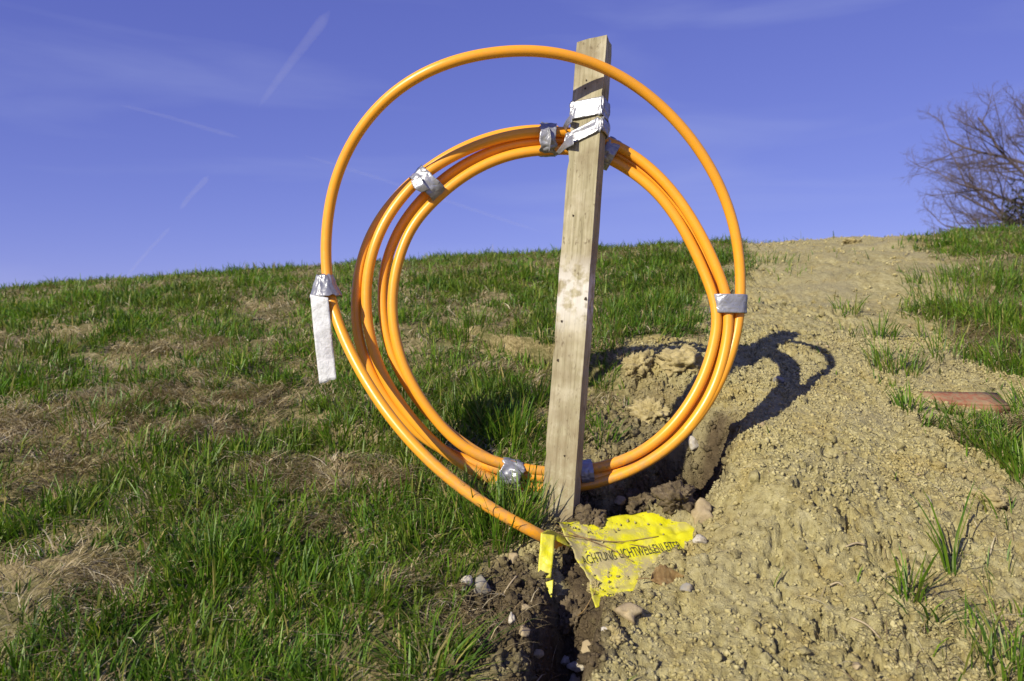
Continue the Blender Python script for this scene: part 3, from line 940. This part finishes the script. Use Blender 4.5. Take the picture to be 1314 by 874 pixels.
# red tile fragment
bp = GP(1242, 522)
brick = empty('red_brick', (bp.x, bp.y, bp.z))
tag(brick, 'flat red brick half sunk in the soil by the right-hand grass', 'brick')
bm = bmesh.new()
bmesh.ops.create_cube(bm, size=1.0)
bmesh.ops.scale(bm, vec=(.205, .075, .052), verts=bm.verts[:])
bmesh.ops.bevel(bm, geom=bm.edges[:], offset=.004, segments=2, affect='EDGES')
bmesh.ops.subdivide_edges(bm, edges=bm.edges[:], cuts=3, use_grid_fill=True)
for v in bm.verts:
    v.co += Vector((1, 1, 1)) * .0025 * mnoise.noise(v.co * 40)
bmesh.ops.rotate(bm, verts=bm.verts[:], cent=(0, 0, 0), matrix=Matrix.Rotation(math.radians(24), 3, 'X') @ Matrix.Rotation(math.radians(-3), 3, 'Z'))
me = bpy.data.meshes.new('brick_body'); bm.to_mesh(me); bm.free()
o = link('brick_body', me, M_BRICK, None); o.parent = brick; o.location = (0, 0.028, -.003)

# dead leaf
lp = GP(856, 748)
bm = bmesh.new()
NL = 22
prev = None
for i in range(NL + 1):
    f = i / NL
    wv = .021 * math.sin(math.pi * f ** .8) * (1 + .10 * math.sin(f * 40)) + .0005
    row = []
    for j in range(-3, 4):
        g = j / 3
        row.append(bm.verts.new((.066 * (f - .5), g * wv, .010 * abs(g) ** 1.5 * (1 if g > 0 else .4) + .005 * math.sin(f * 5) + .002 * mnoise.noise(Vector((f * 9, g * 3, 0))))))
    if prev:
        for j in range(6): bm.faces.new((prev[j], row[j], row[j + 1], prev[j + 1]))
    prev = row
bmesh.ops.rotate(bm, verts=bm.verts[:], cent=(0, 0, 0), matrix=Matrix.Rotation(math.radians(38), 3, 'X'))
bmesh.ops.rotate(bm, verts=bm.verts[:], cent=(0, 0, 0), matrix=Matrix.Rotation(math.radians(14), 3, 'Z'))
me = bpy.data.meshes.new('leaf_blade'); bm.to_mesh(me); bm.free()
leaf = empty('dead_leaf', (lp.x, lp.y, lp.z + .006))
tag(leaf, 'curled brown dead leaf lying at the lower right of the yellow foil', 'leaf')
o = link('leaf_blade', me, M_LEAF); o.parent = leaf
sm = o.modifiers.new('thick', 'SOLIDIFY'); sm.thickness = .0005
v, qd, tr = tube(catmull([(-.034, -.010, .004), (-.045, -.014, .006), (-.058, -.012, .003)], 5), [.0011] * 11, 6)
o = link('leaf_stalk', mesh_np('leaf_stalk', v, qd, tr), M_LEAF); o.parent = leaf

# ------------------------------------------------------------------ blades of grass
def blades(base, az, length, leanf, width, cols, tipcols, droop=None):
    """numpy mesh of tapering curved blades"""
    n = len(base)
    base = np.asarray(base); dirv = np.stack([np.cos(az), np.sin(az), np.zeros(n)], 1)
    wa = az + np.pi / 2 + rng.normal(0, .5, n)
    wv = np.stack([np.cos(wa), np.sin(wa), rng.normal(0, .15, n)], 1)
    if droop is None: droop = np.zeros(n)
    hs = np.array([0.0, .38, .74, 1.0]); ws = np.array([.75, 1.0, .62, 0.0])
    V = np.zeros((n, 7, 3)); C = np.zeros((n, 7, 3)); k = 0
    for i, (h, w) in enumerate(zip(hs, ws)):
        horiz = leanf * (h ** 1.6 + .25 * h)
        up = np.sqrt(np.clip(1 - np.clip(leanf, 0, 1.2) ** 2 * .55, .08, 1)) * (h - droop * h ** 3)
        p = base + dirv * (length * horiz)[:, None] * .8 + np.array([0, 0, 1.0]) * (length * up)[:, None]
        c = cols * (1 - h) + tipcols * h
        if i < 3:
            V[:, k] = p - wv * (width * w / 2)[:, None]; V[:, k + 1] = p + wv * (width * w / 2)[:, None]
            C[:, k] = c; C[:, k + 1] = c; k += 2
        else:
            V[:, k] = p; C[:, k] = c
    o = np.arange(n)[:, None] * 7
    q = np.concatenate([o + np.array([[0, 1, 3, 2]]), o + np.array([[2, 3, 5, 4]])], 0)
    t = o + np.array([[4, 5, 6]])
    return V.reshape(-1, 3), q, t, C.reshape(-1, 3)

GREENS = np.array([[.054, .120, .010], [.085, .180, .014], [.118, .222, .017], [.170, .255, .025], [.22, .25, .045], [.36, .31, .11]])
def green_cols(n, pal=(.20, .28, .26, .14, .08, .04)):
    c = GREENS[rng.choice(6, n, p=pal)] * rng.uniform(.75, 1.25, (n, 1))
    return c
STRAWS = np.array([[.34, .27, .14], [.45, .38, .22], [.24, .175, .085], [.55, .49, .33]])

def tuft_blades(cx, cy, n, L, spread, leanmax=.8, pal=(.20, .28, .26, .14, .08, .04), wid=.0034, dirbias=None):
    r = spread * np.sqrt(rng.uniform(0, 1, n)); a = rng.uniform(0, 2 * np.pi, n)
    x, y = cx + r * np.cos(a), cy + r * np.sin(a)
    z = ground_z(x, y, False) - .006
    az = a + rng.normal(0, .8, n)
    if dirbias is not None: az = np.where(rng.uniform(0, 1, n) < .7, dirbias + rng.normal(0, .6, n), az)
    ln = L * rng.uniform(.45, 1.1, n)
    le = np.clip(np.abs(rng.normal(.25, .28, n)) + .5 * r / max(spread, 1e-3) * .6, 0, leanmax)
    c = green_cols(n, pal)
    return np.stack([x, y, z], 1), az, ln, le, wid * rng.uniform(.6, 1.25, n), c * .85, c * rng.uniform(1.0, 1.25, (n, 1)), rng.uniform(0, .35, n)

def cat_blades(lst):
    return [np.concatenate([l[i] for l in lst]) for i in range(8)]

def grass_mesh(name, lst, mat, parent=None):
    b = cat_blades(lst)
    v, q, t, c = blades(*b)
    me = mesh_np(name, v, q, t); attr_c(me, 'col', c)
    return link(name, me, mat, parent, smooth=True)

bare_spots = [(G(x, y), r) for (x, y, r) in [(30, 578, .30), (130, 742, .085), (395, 610, .13), (170, 742, .06), (480, 620, .08), (60, 435, .22), (335, 400, .16), (430, 690, .05), (560, 350, .35), (160, 520, .12), (300, 520, .12), (345, 395, .15),
                                             (590, 590, .05), (500, 760, .045), (610, 800, .06), (250, 560, .10), (230, 450, .15), (640, 470, .05), (1235, 348, .22), (1275, 448, .14), (1225, 432, .12), (1310, 455, .12), (1310, 552, .08), (1285, 395, .14), (1250, 590, .05), (1300, 340, .2)]]
def bare_mask(x, y):
    m = np.zeros(len(x))
    for (c, r) in bare_spots:
        d = np.hypot((x - c[0]) / 1.5, y - c[1]) / (r * .85)
        m = np.maximum(m, sstep(1.25, .55, d + (fbm(x, y, 9, 2, 81) - .5)))
    return m

lst = []
def scatter(n, ylo, yhi, lo, hi, wid, thr, hump):
    """random blades over the turf; they bunch where the noise is high"""
    # area-uniform in a fan a little wider than the view
    y = np.sqrt(rng.uniform(ylo ** 2, yhi ** 2, n)); u = rng.uniform(-.86, .90, n); x = u * y
    so, _ = soil_masks(x, y)
    den = fbm(x, y, 4.2, 3, 101); den2 = fbm(x, y, 15, 2, 105)
    clump = np.clip((den - thr) * 5, 0, 1) * .7 + np.clip((den2 - .42) * 4, 0, 1) * .6
    keep = rng.uniform(0, 1, n) < np.clip(clump, .10, 1) * (1 - .997 * so) * (1 - .85 * bare_mask(x, y))
    # keep the turf off the post and the foil
    sx, t = foil_st(x, y)
    keep &= ~((sx > -.12) & (sx < 1.3) & (t > -.1) & (t < 1.1))
    x, y, clump = x[keep], y[keep], clump[keep]; m = len(x)
    z = ground_z(x, y, False) - .006
    # neighbours lean alike
    az = fbm(x, y, 9, 2, 120) * 14 + rng.normal(0, 1.2, m)
    ln = rng.uniform(lo, hi, m) * (.55 + .6 * clump)
    le = np.clip(np.abs(rng.normal(.55, .38, m)), 0, 1.1)
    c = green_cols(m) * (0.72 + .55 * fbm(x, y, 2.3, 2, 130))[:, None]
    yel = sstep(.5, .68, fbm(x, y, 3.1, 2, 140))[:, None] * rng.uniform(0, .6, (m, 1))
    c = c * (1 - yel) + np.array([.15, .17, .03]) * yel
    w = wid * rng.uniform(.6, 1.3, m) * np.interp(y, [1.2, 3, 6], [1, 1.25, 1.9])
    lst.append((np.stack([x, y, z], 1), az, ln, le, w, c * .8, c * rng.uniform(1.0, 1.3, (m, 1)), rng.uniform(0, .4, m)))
scatter(80000, .95, 2.4, .020, .074, .0034, .472, 0)
scatter(110000, 2.4, 4.4, .022, .084, .0038, .432, 0)
scatter(95000, 4.4, 8.2, .024, .082, .0036, .40, 0)
# low leaf between the tufts
scatter(60000, .95, 2.6, .014, .034, .0030, .40, 0)
scatter(60000, 2.6, 6.0, .016, .036, .0032, .40, 0)
# stronger clumps the photograph shows
for (px, py, n, L, sp) in [(640, 692, 150, .150, .055), (672, 684, 80, .150, .03), (600, 668, 90, .12, .05), (690, 640, 40, .12, .025), (560, 640, 60, .10, .05),
                           (270, 745, 240, .125, .075), (330, 725, 170, .115, .06), (120, 900, 260, .115, .10), (240, 890, 240, .115, .09), (330, 880, 150, .10, .06), (30, 880, 150, .10, .07),
                           (545, 700, 150, .11, .06), (500, 680, 120, .10, .06), (460, 800, 160, .10, .07), (390, 770, 160, .10, .07), (90, 660, 180, .11, .10), (210, 650, 160, .10, .10),
                           (650, 560, 220, .13, .08), (690, 520, 140, .12, .06), (610, 545, 140, .11, .08), (640, 510, 140, .11, .08), (560, 470, 150, .10, .10), (600, 430, 150, .10, .12),
                           (795, 455, 110, .09, .08), (840, 440, 130, .10, .09), (880, 428, 90, .09, .08), (775, 500, 50, .08, .04), (820, 405, 220, .13, .14), (860, 400, 150, .12, .10), (780, 425, 150, .10, .10), (770, 560, 50, .08, .04),
                           (420, 870, 160, .10, .06), (180, 590, 160, .10, .09), (330, 640, 120, .10, .07), (440, 560, 150, .10, .08), (470, 500, 150, .10, .1), (130, 545, 150, .10, .1), (310, 470, 180, .11, .12), (260, 430, 180, .11, .14), (520, 410, 180, .11, .12)]:
    x, y = G(px, py)
    lst.append(tuft_blades(x, y, n, L * (.8 if px < 580 else 1.0), sp, leanmax=1.0))
# thin grass on the right of the bare strip
for (px, py, n, L, sp) in [(1235, 372, 260, .13, .22), (1290, 365, 260, .13, .24), (1230, 405, 170, .12, .16), (1215, 440, 60, .10, .12), (1290, 420, 320, .13, .18), (1285, 470, 160, .10, .12), (1230, 478, 70, .10, .10), (1330, 480, 260, .12, .16),
                           (1360, 420, 300, .13, .2), (1380, 560, 260, .12, .14), (1305, 608, 200, .10, .08), (1265, 592, 90, .08, .06), (1300, 575, 60, .07, .06), (1340, 640, 160, .1, .07),
                           (1290, 322, 260, .10, .35), (1340, 320, 300, .10, .4), (1250, 318, 120, .08, .3), (985, 335, 60, .10, .12), (1225, 566, 24, .06, .03), (1250, 566, 24, .06, .04)]:
    x, y = G(px, py)
    lst.append(tuft_blades(x, y, n, L, sp, pal=(.12, .22, .28, .22, .11, .05)))
for (px, py, n, L, sp) in [(1290, 760, 26, .07, .08), (1250, 860, 30, .08, .08), (1305, 690, 24, .07, .06), (1140, 520, 24, .06, .06), (1090, 440, 14, .06, .06), (1010, 350, 26, .07, .12), (1060, 330, 20, .06, .2), (760, 600, 20, .06, .03)]:
    x, y = G(px, py)
    lst.append(tuft_blades(x, y, n, L, sp, leanmax=1.1, pal=(.06, .14, .25, .25, .2, .1)))
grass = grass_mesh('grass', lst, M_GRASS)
tag(grass, 'green spring grass covering the slope', 'grass', kind='stuff')

# single tufts on the bare earth
for (px, py, n, L, sp, label) in [
        (1165, 782, 26, .125, .018, 'upright green grass tuft alone on bare soil, lower right'),
        (1222, 752, 11, .20, .010, 'tall thin grass shoots beside the lower right tuft'),
        (1148, 492, 110, .10, .075, 'sparse yellowish grass tuft on the bare strip left of the brick'),
        (1088, 412, 34, .10, .05, 'small grass tuft high on the bare strip above the shadow'),
        (1130, 445, 46, .11, .05, 'thin grass shoots at the left of the right-hand grass bank'),
        (1165, 556, 40, .085, .03, 'small grass tuft between bare soil and the brick'),
        (1300, 866, 60, .12, .05, 'grass tuft in the bottom right corner'),
        (548, 872, 170, .125, .055, 'splayed light green grass tuft at the bottom beside the dark soil'),
        (1185, 800, 18, .09, .03, 'bent yellowing grass blades below the lower right tuft')]:
    x, y = G(px, py)
    e = empty('grass_tuft', (x, y, gz(x, y, False)))
    tag(e, label, 'grass tuft', 'grass tufts on the bare earth')
    flat = 'bent' in label or 'splayed' in label
    tb = tuft_blades(x, y, n, L, sp, leanmax=1.1 if flat else .75, pal=(.10, .22, .30, .22, .12, .04), wid=.0042 if n < 60 else .0036)
    if flat: tb = tb[:3] + (np.clip(tb[3] + .35, 0, 1.15),) + tb[4:]
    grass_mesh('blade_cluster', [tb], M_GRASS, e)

# dry thatch
def straw(n, ylo, yhi, onsoil, lo=.03, hi=.09, wid=.0022):
    y = np.sqrt(rng.uniform(ylo ** 2, yhi ** 2, n)); x = rng.uniform(-.86, .90, n) * y
    so, mo = soil_masks(x, y)
    den = fbm(x, y, 5, 3, 201); bm_ = bare_mask(x, y)
    if onsoil: keep = (so > .6) & (rng.uniform(0, 1, n) < np.clip((den - .45) * 3, .05, 1))
    else: keep = (so < .6) & (rng.uniform(0, 1, n) < np.clip((den - .40) * 3 + bm_ * .9, .25, 1))
    sx, t = foil_st(x, y)
    keep &= ~((sx > -.05) & (sx < .7) & (t > -.05) & (t < 1.05))
    x, y = x[keep], y[keep]; m = len(x)
    z = ground_z(x, y, True) + rng.uniform(.001, .010 if not onsoil else .004, m)
    az = fbm(x, y, 5, 2, 210) * 16 + rng.normal(0, .9, m)
    ln = rng.uniform(lo, hi, m); le = rng.uniform(.95, 1.2, m)
    c = STRAWS[rng.choice(4, m, p=[.35, .3, .2, .15])] * rng.uniform(.7, 1.15, (m, 1))
    b = np.stack([x, y, z], 1)
    # lie along the slope: rise handled through droop < 0
    return (b, az, ln, le, wid * rng.uniform(.5, 1.3, m), c, c, rng.uniform(.2, .9, m))
def straw_bare(n, ylo, yhi, wid):
    b = straw(n, ylo, yhi, False, .015, .06, wid)
    k = bare_mask(b[0][:, 0], b[0][:, 1]) > .3
    return tuple(v[k] for v in b)
st = [straw_bare(160000, .95, 3.0, .0020), straw(75000, .95, 2.6, False, .02, .07, .0022), straw(90000, 2.6, 7.0, False, .03, .08, .0036)]
s_obj = grass_mesh('dry_grass', st, M_STRAW)
tag(s_obj, 'dead straw-coloured thatch lying between the green tufts', 'dry grass', kind='stuff')
def straw_patch(px, py, n, spread):
    cx, cy = G(px, py)
    x = rng.normal(cx, spread, n); y = rng.normal(cy, spread * .8, n)
    z = ground_z(x, y, True) + rng.uniform(.001, .006, n)
    c = STRAWS[rng.choice(4, n, p=[.35, .25, .3, .1])] * rng.uniform(.6, 1.1, (n, 1))
    return (np.stack([x, y, z], 1), rng.uniform(0, 6.28, n), rng.uniform(.02, .07, n), rng.uniform(.95, 1.2, n), .0017 * rng.uniform(.5, 1.3, n), c, c, rng.uniform(.3, .9, n))
s2 = grass_mesh('straw_litter', [straw_patch(1260, 820, 260, .09), straw_patch(1290, 700, 160, .09), straw_patch(620, 800, 200, .05), straw_patch(1180, 840, 120, .07), straw_patch(1240, 480, 160, .12),straw(1800, .95, 3.0, True, .02, .06, .0018), straw(700, 3.0, 6.0, True, .03, .07, .003)], M_STRAW)
tag(s2, 'loose bits of straw scattered over the bare soil', 'straw', kind='stuff')

# ------------------------------------------------------------------ crumbs of soil, gravel
def ico(sub):
    bm = bmesh.new(); bmesh.ops.create_icosphere(bm, subdivisions=sub, radius=1.0)
    bm.verts.ensure_lookup_table()
    v = np.array([tuple(p.co) for p in bm.verts]); f = np.array([[w.index for w in p.verts] for p in bm.faces]); bm.free()
    return v, f
def crumbs(name, n, sub, lo, hi, ylo, yhi, seed, where='soil', power=2.2):
    r = np.random.default_rng(seed)
    V0, F0 = ico(sub)
    y = np.sqrt(r.uniform(ylo ** 2, yhi ** 2, n)); x = r.uniform(-.15, .92, n) * y
    so, mo = soil_masks(x, y)
    den = fbm(x, y, 7, 3, 301 + seed)
    keep = (so > .55) & (r.uniform(0, 1, n) < np.clip((den - .39) * 3.6, .28, 1) + mo * .6)
    if where == 'damp': keep = (mo > .45) & (so > .5)
    sx, t = foil_st(x, y)
    on = (sx > -.02) & (t > -.02) & (t < 1.02) & (sx < foil_edge(np.clip(t, 0, 1)) - .02)
    keep &= ~(on & (r.uniform(0, 1, n) < (1.0 if where == 'damp' else .95)))
    x, y, mo = x[keep], y[keep], mo[keep]; on = on[keep]; m = len(x)
    sz = lo + (hi - lo) * r.uniform(0, 1, m) ** power
    sz = np.where(on, np.minimum(sz, .0028), sz); mo = np.where(on, .1, mo)
    z = ground_z(x, y, True) + sz * .28
    z = np.where(on, BL[2] + foil_st(x, y)[0] * FA[2] + foil_st(x, y)[1] * FB[2] + sz * .5, z)
    # random rotation
    q = r.normal(size=(m, 4)); q /= np.linalg.norm(q, axis=1)[:, None]
    w_, a_, b_, c_ = q.T
    Rm = np.stack([1 - 2 * (b_ * b_ + c_ * c_), 2 * (a_ * b_ - c_ * w_), 2 * (a_ * c_ + b_ * w_), 2 * (a_ * b_ + c_ * w_), 1 - 2 * (a_ * a_ + c_ * c_), 2 * (b_ * c_ - a_ * w_),
                   2 * (a_ * c_ - b_ * w_), 2 * (b_ * c_ + a_ * w_), 1 - 2 * (a_ * a_ + b_ * b_)], 1).reshape(m, 3, 3)
    rad = np.clip(1 + r.normal(0, .30, (m, len(V0))), .45, 1.8)
    P = V0[None] * rad[:, :, None] * r.uniform(.45, 1.3, (m, 1, 3))
    P = np.einsum('mij,mvj->mvi', Rm, P) * sz[:, None, None]
    P += np.stack([x, y, z], 1)[:, None, :]
    T = (F0[None] + (np.arange(m) * len(V0))[:, None, None]).reshape(-1, 3)
    me = mesh_np(name, P.reshape(-1, 3), None, T)
    attr_f(me, 'soil', np.ones(m * len(V0))); attr_f(me, 'moist', np.repeat(mo, len(V0)))
    return me
o = link('soil_crumbs', crumbs('soil_crumbs', 170000, 1, .0010, .0050, 1.0, 2.6, 1), M_CRUMB, smooth=False)
tag(o, 'fine crumbs of dry earth strewn over the dug strip', 'soil', kind='stuff')
o = link('soil_lumps', crumbs('soil_lumps', 2600, 2, .003, .011, 1.0, 3.2, 2, power=3.2), M_GROUND, smooth=False)
tag(o, 'larger lumps of earth strewn over the dug strip', 'soil', kind='stuff')
o = link('far_soil_lumps', crumbs('far_soil_lumps', 16000, 1, .002, .009, 2.6, 7.5, 3), M_CRUMB, smooth=False)
tag(o, 'earth lumps on the far part of the bare strip', 'soil', kind='stuff')
o = link('rubble', crumbs('rubble', 12000, 2, .0025, .013, 1.0, 2.2, 6, where='damp', power=3.0), M_GROUND, smooth=False)
tag(o, 'damp rubble of broken earth in and beside the dug hole', 'soil', kind='stuff')
o = link('gravel', crumbs('gravel', 700, 2, .0015, .0050, 1.0, 3.0, 4, power=2.0), M_STONE_B, smooth=True)
tag(o, 'scattered pale grit and gravel on the bare earth', 'gravel', kind='stuff')

# dry stems lying over the foil
for (pts, r, label) in [
        ([(703, 697), (740, 704), (790, 712), (845, 705)], .0009, 'thin dry stem lying along the upper fold of the foil'),
        ([(712, 690), (745, 706), (785, 722), (812, 737)], .0009, 'thin dry stem slanting down across the foil lettering'),
        ([(708, 702), (760, 708), (820, 718), (850, 722)], .0007, 'hair-thin dry stem between the two others on the foil'),
        ([(738, 815), (750, 800), (760, 785), (764, 778)], .0009, 'pale stalk rising out of the crevice to the foil corner')]:
    P = []
    for (x, y) in pts:
        p = GP(x, y, False)
        sx, t = foil_st(p.x, p.y)
        P.append((p.x, p.y, p.z + .024))
    v, qd, tr = tube(catmull(P, 6), r, 6)
    o = link('dry_stem', mesh_np('dry_stem', v, qd, tr), M_LEAF)
    tag(o, label, 'stem', 'dry stems round the foil')
for (a, b_, label) in [((1092, 797), (1130, 825), 'pale dry stalk on the soil left of the bent grass blades'), ((1085, 706), (1110, 706), 'short pale stick on the open soil'), ((1065, 756), (1082, 760), 'stubby wood chip on the open soil'),
                       ((645, 770), (663, 745), 'bent straw stalk in the dark soil left of the strap')]:
    p, q_ = GP(*a), GP(*b_)
    P = [tuple(p + Vector((0, 0, .004))), tuple((p + q_) / 2 + Vector((.002, 0, .009))), tuple(q_ + Vector((0, 0, .004)))]
    v, qd, tr = tube(catmull(P, 5), .0016, 6)
    me = mesh_np('straw_stalk', v, qd, tr); attr_c(me, 'col', np.tile([.46, .38, .24], (len(v), 1)))
    tag(link('straw_stalk', me, M_STRAW), label, 'straw')

# ------------------------------------------------------------------ bare tree on the skyline
TY = 22.0
tb_x = W(1366, 300, TY).x
tree = empty('bare_tree', (tb_x, TY, gz(tb_x, TY, False)))
tag(tree, 'bare leafless tree with spreading branches behind the crest at right', 'tree')
tr_rng = random.Random(5)
segs_limb, segs_twig = [], []
def tube_list(items, sides):
    Vs, Qs, n = [], [], 0
    for path, r in items:
        v, qd, _ = tube(path, r, sides, False, False)
        Vs.append(v); Qs.append(qd + n); n += len(v)
    return np.vstack(Vs), np.vstack(Qs)
def grow(p, d, length, r, depth, into):
    n = 7
    pts = [np.array(p)]
    dv = Vector(d).normalized()
    for k in range(n):
        wob = Vector((tr_rng.gauss(0, 1), tr_rng.gauss(0, 1), tr_rng.gauss(0, 1))) * (.13 if depth < 2 else .17)
        dv = (dv + wob + Vector((0, 0, .03 if depth else .06))).normalized()
        pts.append(pts[-1] + np.array(dv) * length / n)
    into.append((np.array(pts), np.linspace(r, r * .35, n + 1)))
    if depth >= 3: return
    kids = (10, 8, 7)[depth]
    for k in range(kids):
        f = .22 + .78 * (k + tr_rng.random()) / kids
        i = min(n - 1, int(f * n)); q = pts[i] + (pts[i + 1] - pts[i]) * (f * n - i)
        t = Vector(pts[i + 1] - pts[i]).normalized()
        side = t.cross(Vector((tr_rng.gauss(0, 1), tr_rng.gauss(0, 1), tr_rng.gauss(0, 1)))).normalized()
        nd = (t * .75 + side * tr_rng.uniform(.45, .9) + Vector((0, 0, .08))).normalized()
        grow(q, nd, length * tr_rng.uniform(.38, .58) * (1.15 - .4 * f), max(.0035, r * .38 * (1.1 - .4 * f)), depth + 1, segs_twig if depth >= 1 else segs_limb)
trunk_pts = catmull([(tb_x, TY, tree.location.z - .3), (tb_x + .05, TY, 1.8), (tb_x - .08, TY + .1, 3.2), (tb_x + .1, TY, 4.7), (tb_x + .05, TY, 5.9)], 6)
v, qd, t3 = tube(trunk_pts, np.linspace(.24, .07, len(trunk_pts)), 10)
link('trunk', mesh_np('trunk', v, qd, t3), M_BARK, tree)
limb_dirs = [(-1, .1, .15, 2.5, 3.3), (-1, -.3, .05, 2.9, 3.2), (-1, .2, .28, 3.4, 3.4), (-.95, -.1, .62, 3.7, 3.5), (-.8, .5, .3, 3.0, 3.0), (-.7, -.6, .4, 3.6, 3.0), (-.9, .0, .45, 4.3, 3.3), (-.6, .2, .8, 4.4, 2.3), (-.85, -.2, -.05, 2.7, 2.6),
             (.8, .2, .3, 3.0, 3.2), (.9, -.4, .5, 3.8, 3.0), (.5, .6, .6, 4.2, 2.8), (.2, -.7, .6, 4.4, 2.6), (.3, .2, 1.0, 4.8, 2.0), (-.2, -.2, .9, 5.0, 1.7), (.9, .1, .1, 2.6, 2.8)]
for (dx, dy, dz, z, L) in limb_dirs:
    one = []
    segs_limb, keep_l = one, segs_limb
    grow(np.array([tb_x, TY, z]), (dx, dy, dz), L, .065, 0, one)
    v, qd = tube_list([one[0]], 8); 
    link('limb', mesh_np('limb', v, qd), M_BARK, tree)
    if len(one) > 1: segs_twig.extend(one[1:])
v, qd = tube_list(segs_twig, 4)
o = link('twigs', mesh_np('twigs', v, qd), M_BARK, tree)
o['kind'] = 'stuff'

# dark bush at its foot
bx = W(1335, 280, 20.5)
bush = empty('dark_bush', (bx.x, 20.5, gz(bx.x, 20.5, False)))
tag(bush, 'dark dense bush under the bare tree at the right edge', 'bush')
bs = []
for k in range(40):
    a = tr_rng.uniform(0, 6.28); e = tr_rng.uniform(.5, 1.5)
    d = Vector((math.cos(a) * math.cos(e), math.sin(a) * math.cos(e), math.sin(e)))
    p = np.array(bush.location); pts = [p + np.array(d) * f * tr_rng.uniform(2.4, 3.4) + np.array([0, 0, -.2 * f * f]) for f in (0, .35, .7, 1)]
    bs.append((np.array(pts), np.linspace(.03, .006, 4)))
v, qd = tube_list(bs, 5)
o = link('stems', mesh_np('stems', v, qd), M_BARK, bush)
n = 9000
r_ = rng.uniform(0, 1, n) ** .4; th = rng.uniform(0, 2 * np.pi, n); ph = np.arccos(rng.uniform(-.2, 1, n))
rad = (.75 + .45 * fbm(th * 1.3, ph * 2.0, 1.6, 3, 400))
P = np.stack([bush.location.x + 1.15 * rad * r_ * np.sin(ph) * np.cos(th), 20.5 + 1.1 * rad * r_ * np.sin(ph) * np.sin(th), bush.location.z + 3.3 * rad * r_ * np.cos(ph)], 1)
d1 = rng.normal(size=(n, 3)); d1 /= np.linalg.norm(d1, axis=1)[:, None]; d2 = np.cross(d1, rng.normal(size=(n, 3))); d2 /= np.linalg.norm(d2, axis=1)[:, None]
Q = np.stack([P - d1 * .07, P + d2 * .025, P + d1 * .07, P - d2 * .025], 1).reshape(-1, 3)
o = link('foliage', mesh_np('foliage', Q, np.arange(n * 4).reshape(-1, 4)), M_BUSH, bush, smooth=False)
o['kind'] = 'stuff'

# ------------------------------------------------------------------ contrails: thin bodies of ice haze high up
def contrail(a, b, wpx0, wpx1, dens, label, D=6000.0):
    m = bpy.data.materials.new('ice_haze'); m.use_nodes = True
    nt = m.node_tree
    for nn in list(nt.nodes): nt.nodes.remove(nn)
    out = nt.nodes.new('ShaderNodeOutputMaterial'); vp = nt.nodes.new('ShaderNodeVolumePrincipled')
    vp.inputs['Color'].default_value = (.98, .98, 1, 1); vp.inputs['Density'].default_value = dens
    vp.inputs['Anisotropy'].default_value = 0.0
    nt.links.new(vp.outputs[0], out.inputs['Volume'])
    p, q = np.array(W(a[0], a[1], D)), np.array(W(b[0], b[1], D))
    path = np.array([p + (q - p) * f for f in np.linspace(0, 1, 22)])
    f = np.linspace(0, 1, 22)
    r = (wpx0 + (wpx1 - wpx0) * f) / 2 * D / FPX * np.clip(np.sin(np.pi * np.clip(f, .01, .99)) * 3, .05, 1)
    path[:, 2] += np.sin(f * 5) * D / FPX * 1.2
    v, qd, t3 = tube(path, r, 12)
    o = link('contrail', mesh_np('contrail', v, qd, t3), m)
    tag(o, label, 'contrail', 'contrails in the sky')
contrail((330, 140), (424, 12), 7, 16, .0015, 'broad white contrail streak high in the upper left sky')
contrail((150, 134), (310, 176), 4, 6, .0026, 'thin contrail slanting down to the right in the left sky')
contrail((230, 270), (268, 224), 6, 8, .0030, 'short contrail fragment above the left skyline')
contrail((160, 358), (220, 288), 4, 5, .0036, 'thin contrail dipping towards the left skyline')
contrail((378, 196), (700, 298), 4, 5, 0.0028, 'faint long contrail passing behind the coil')
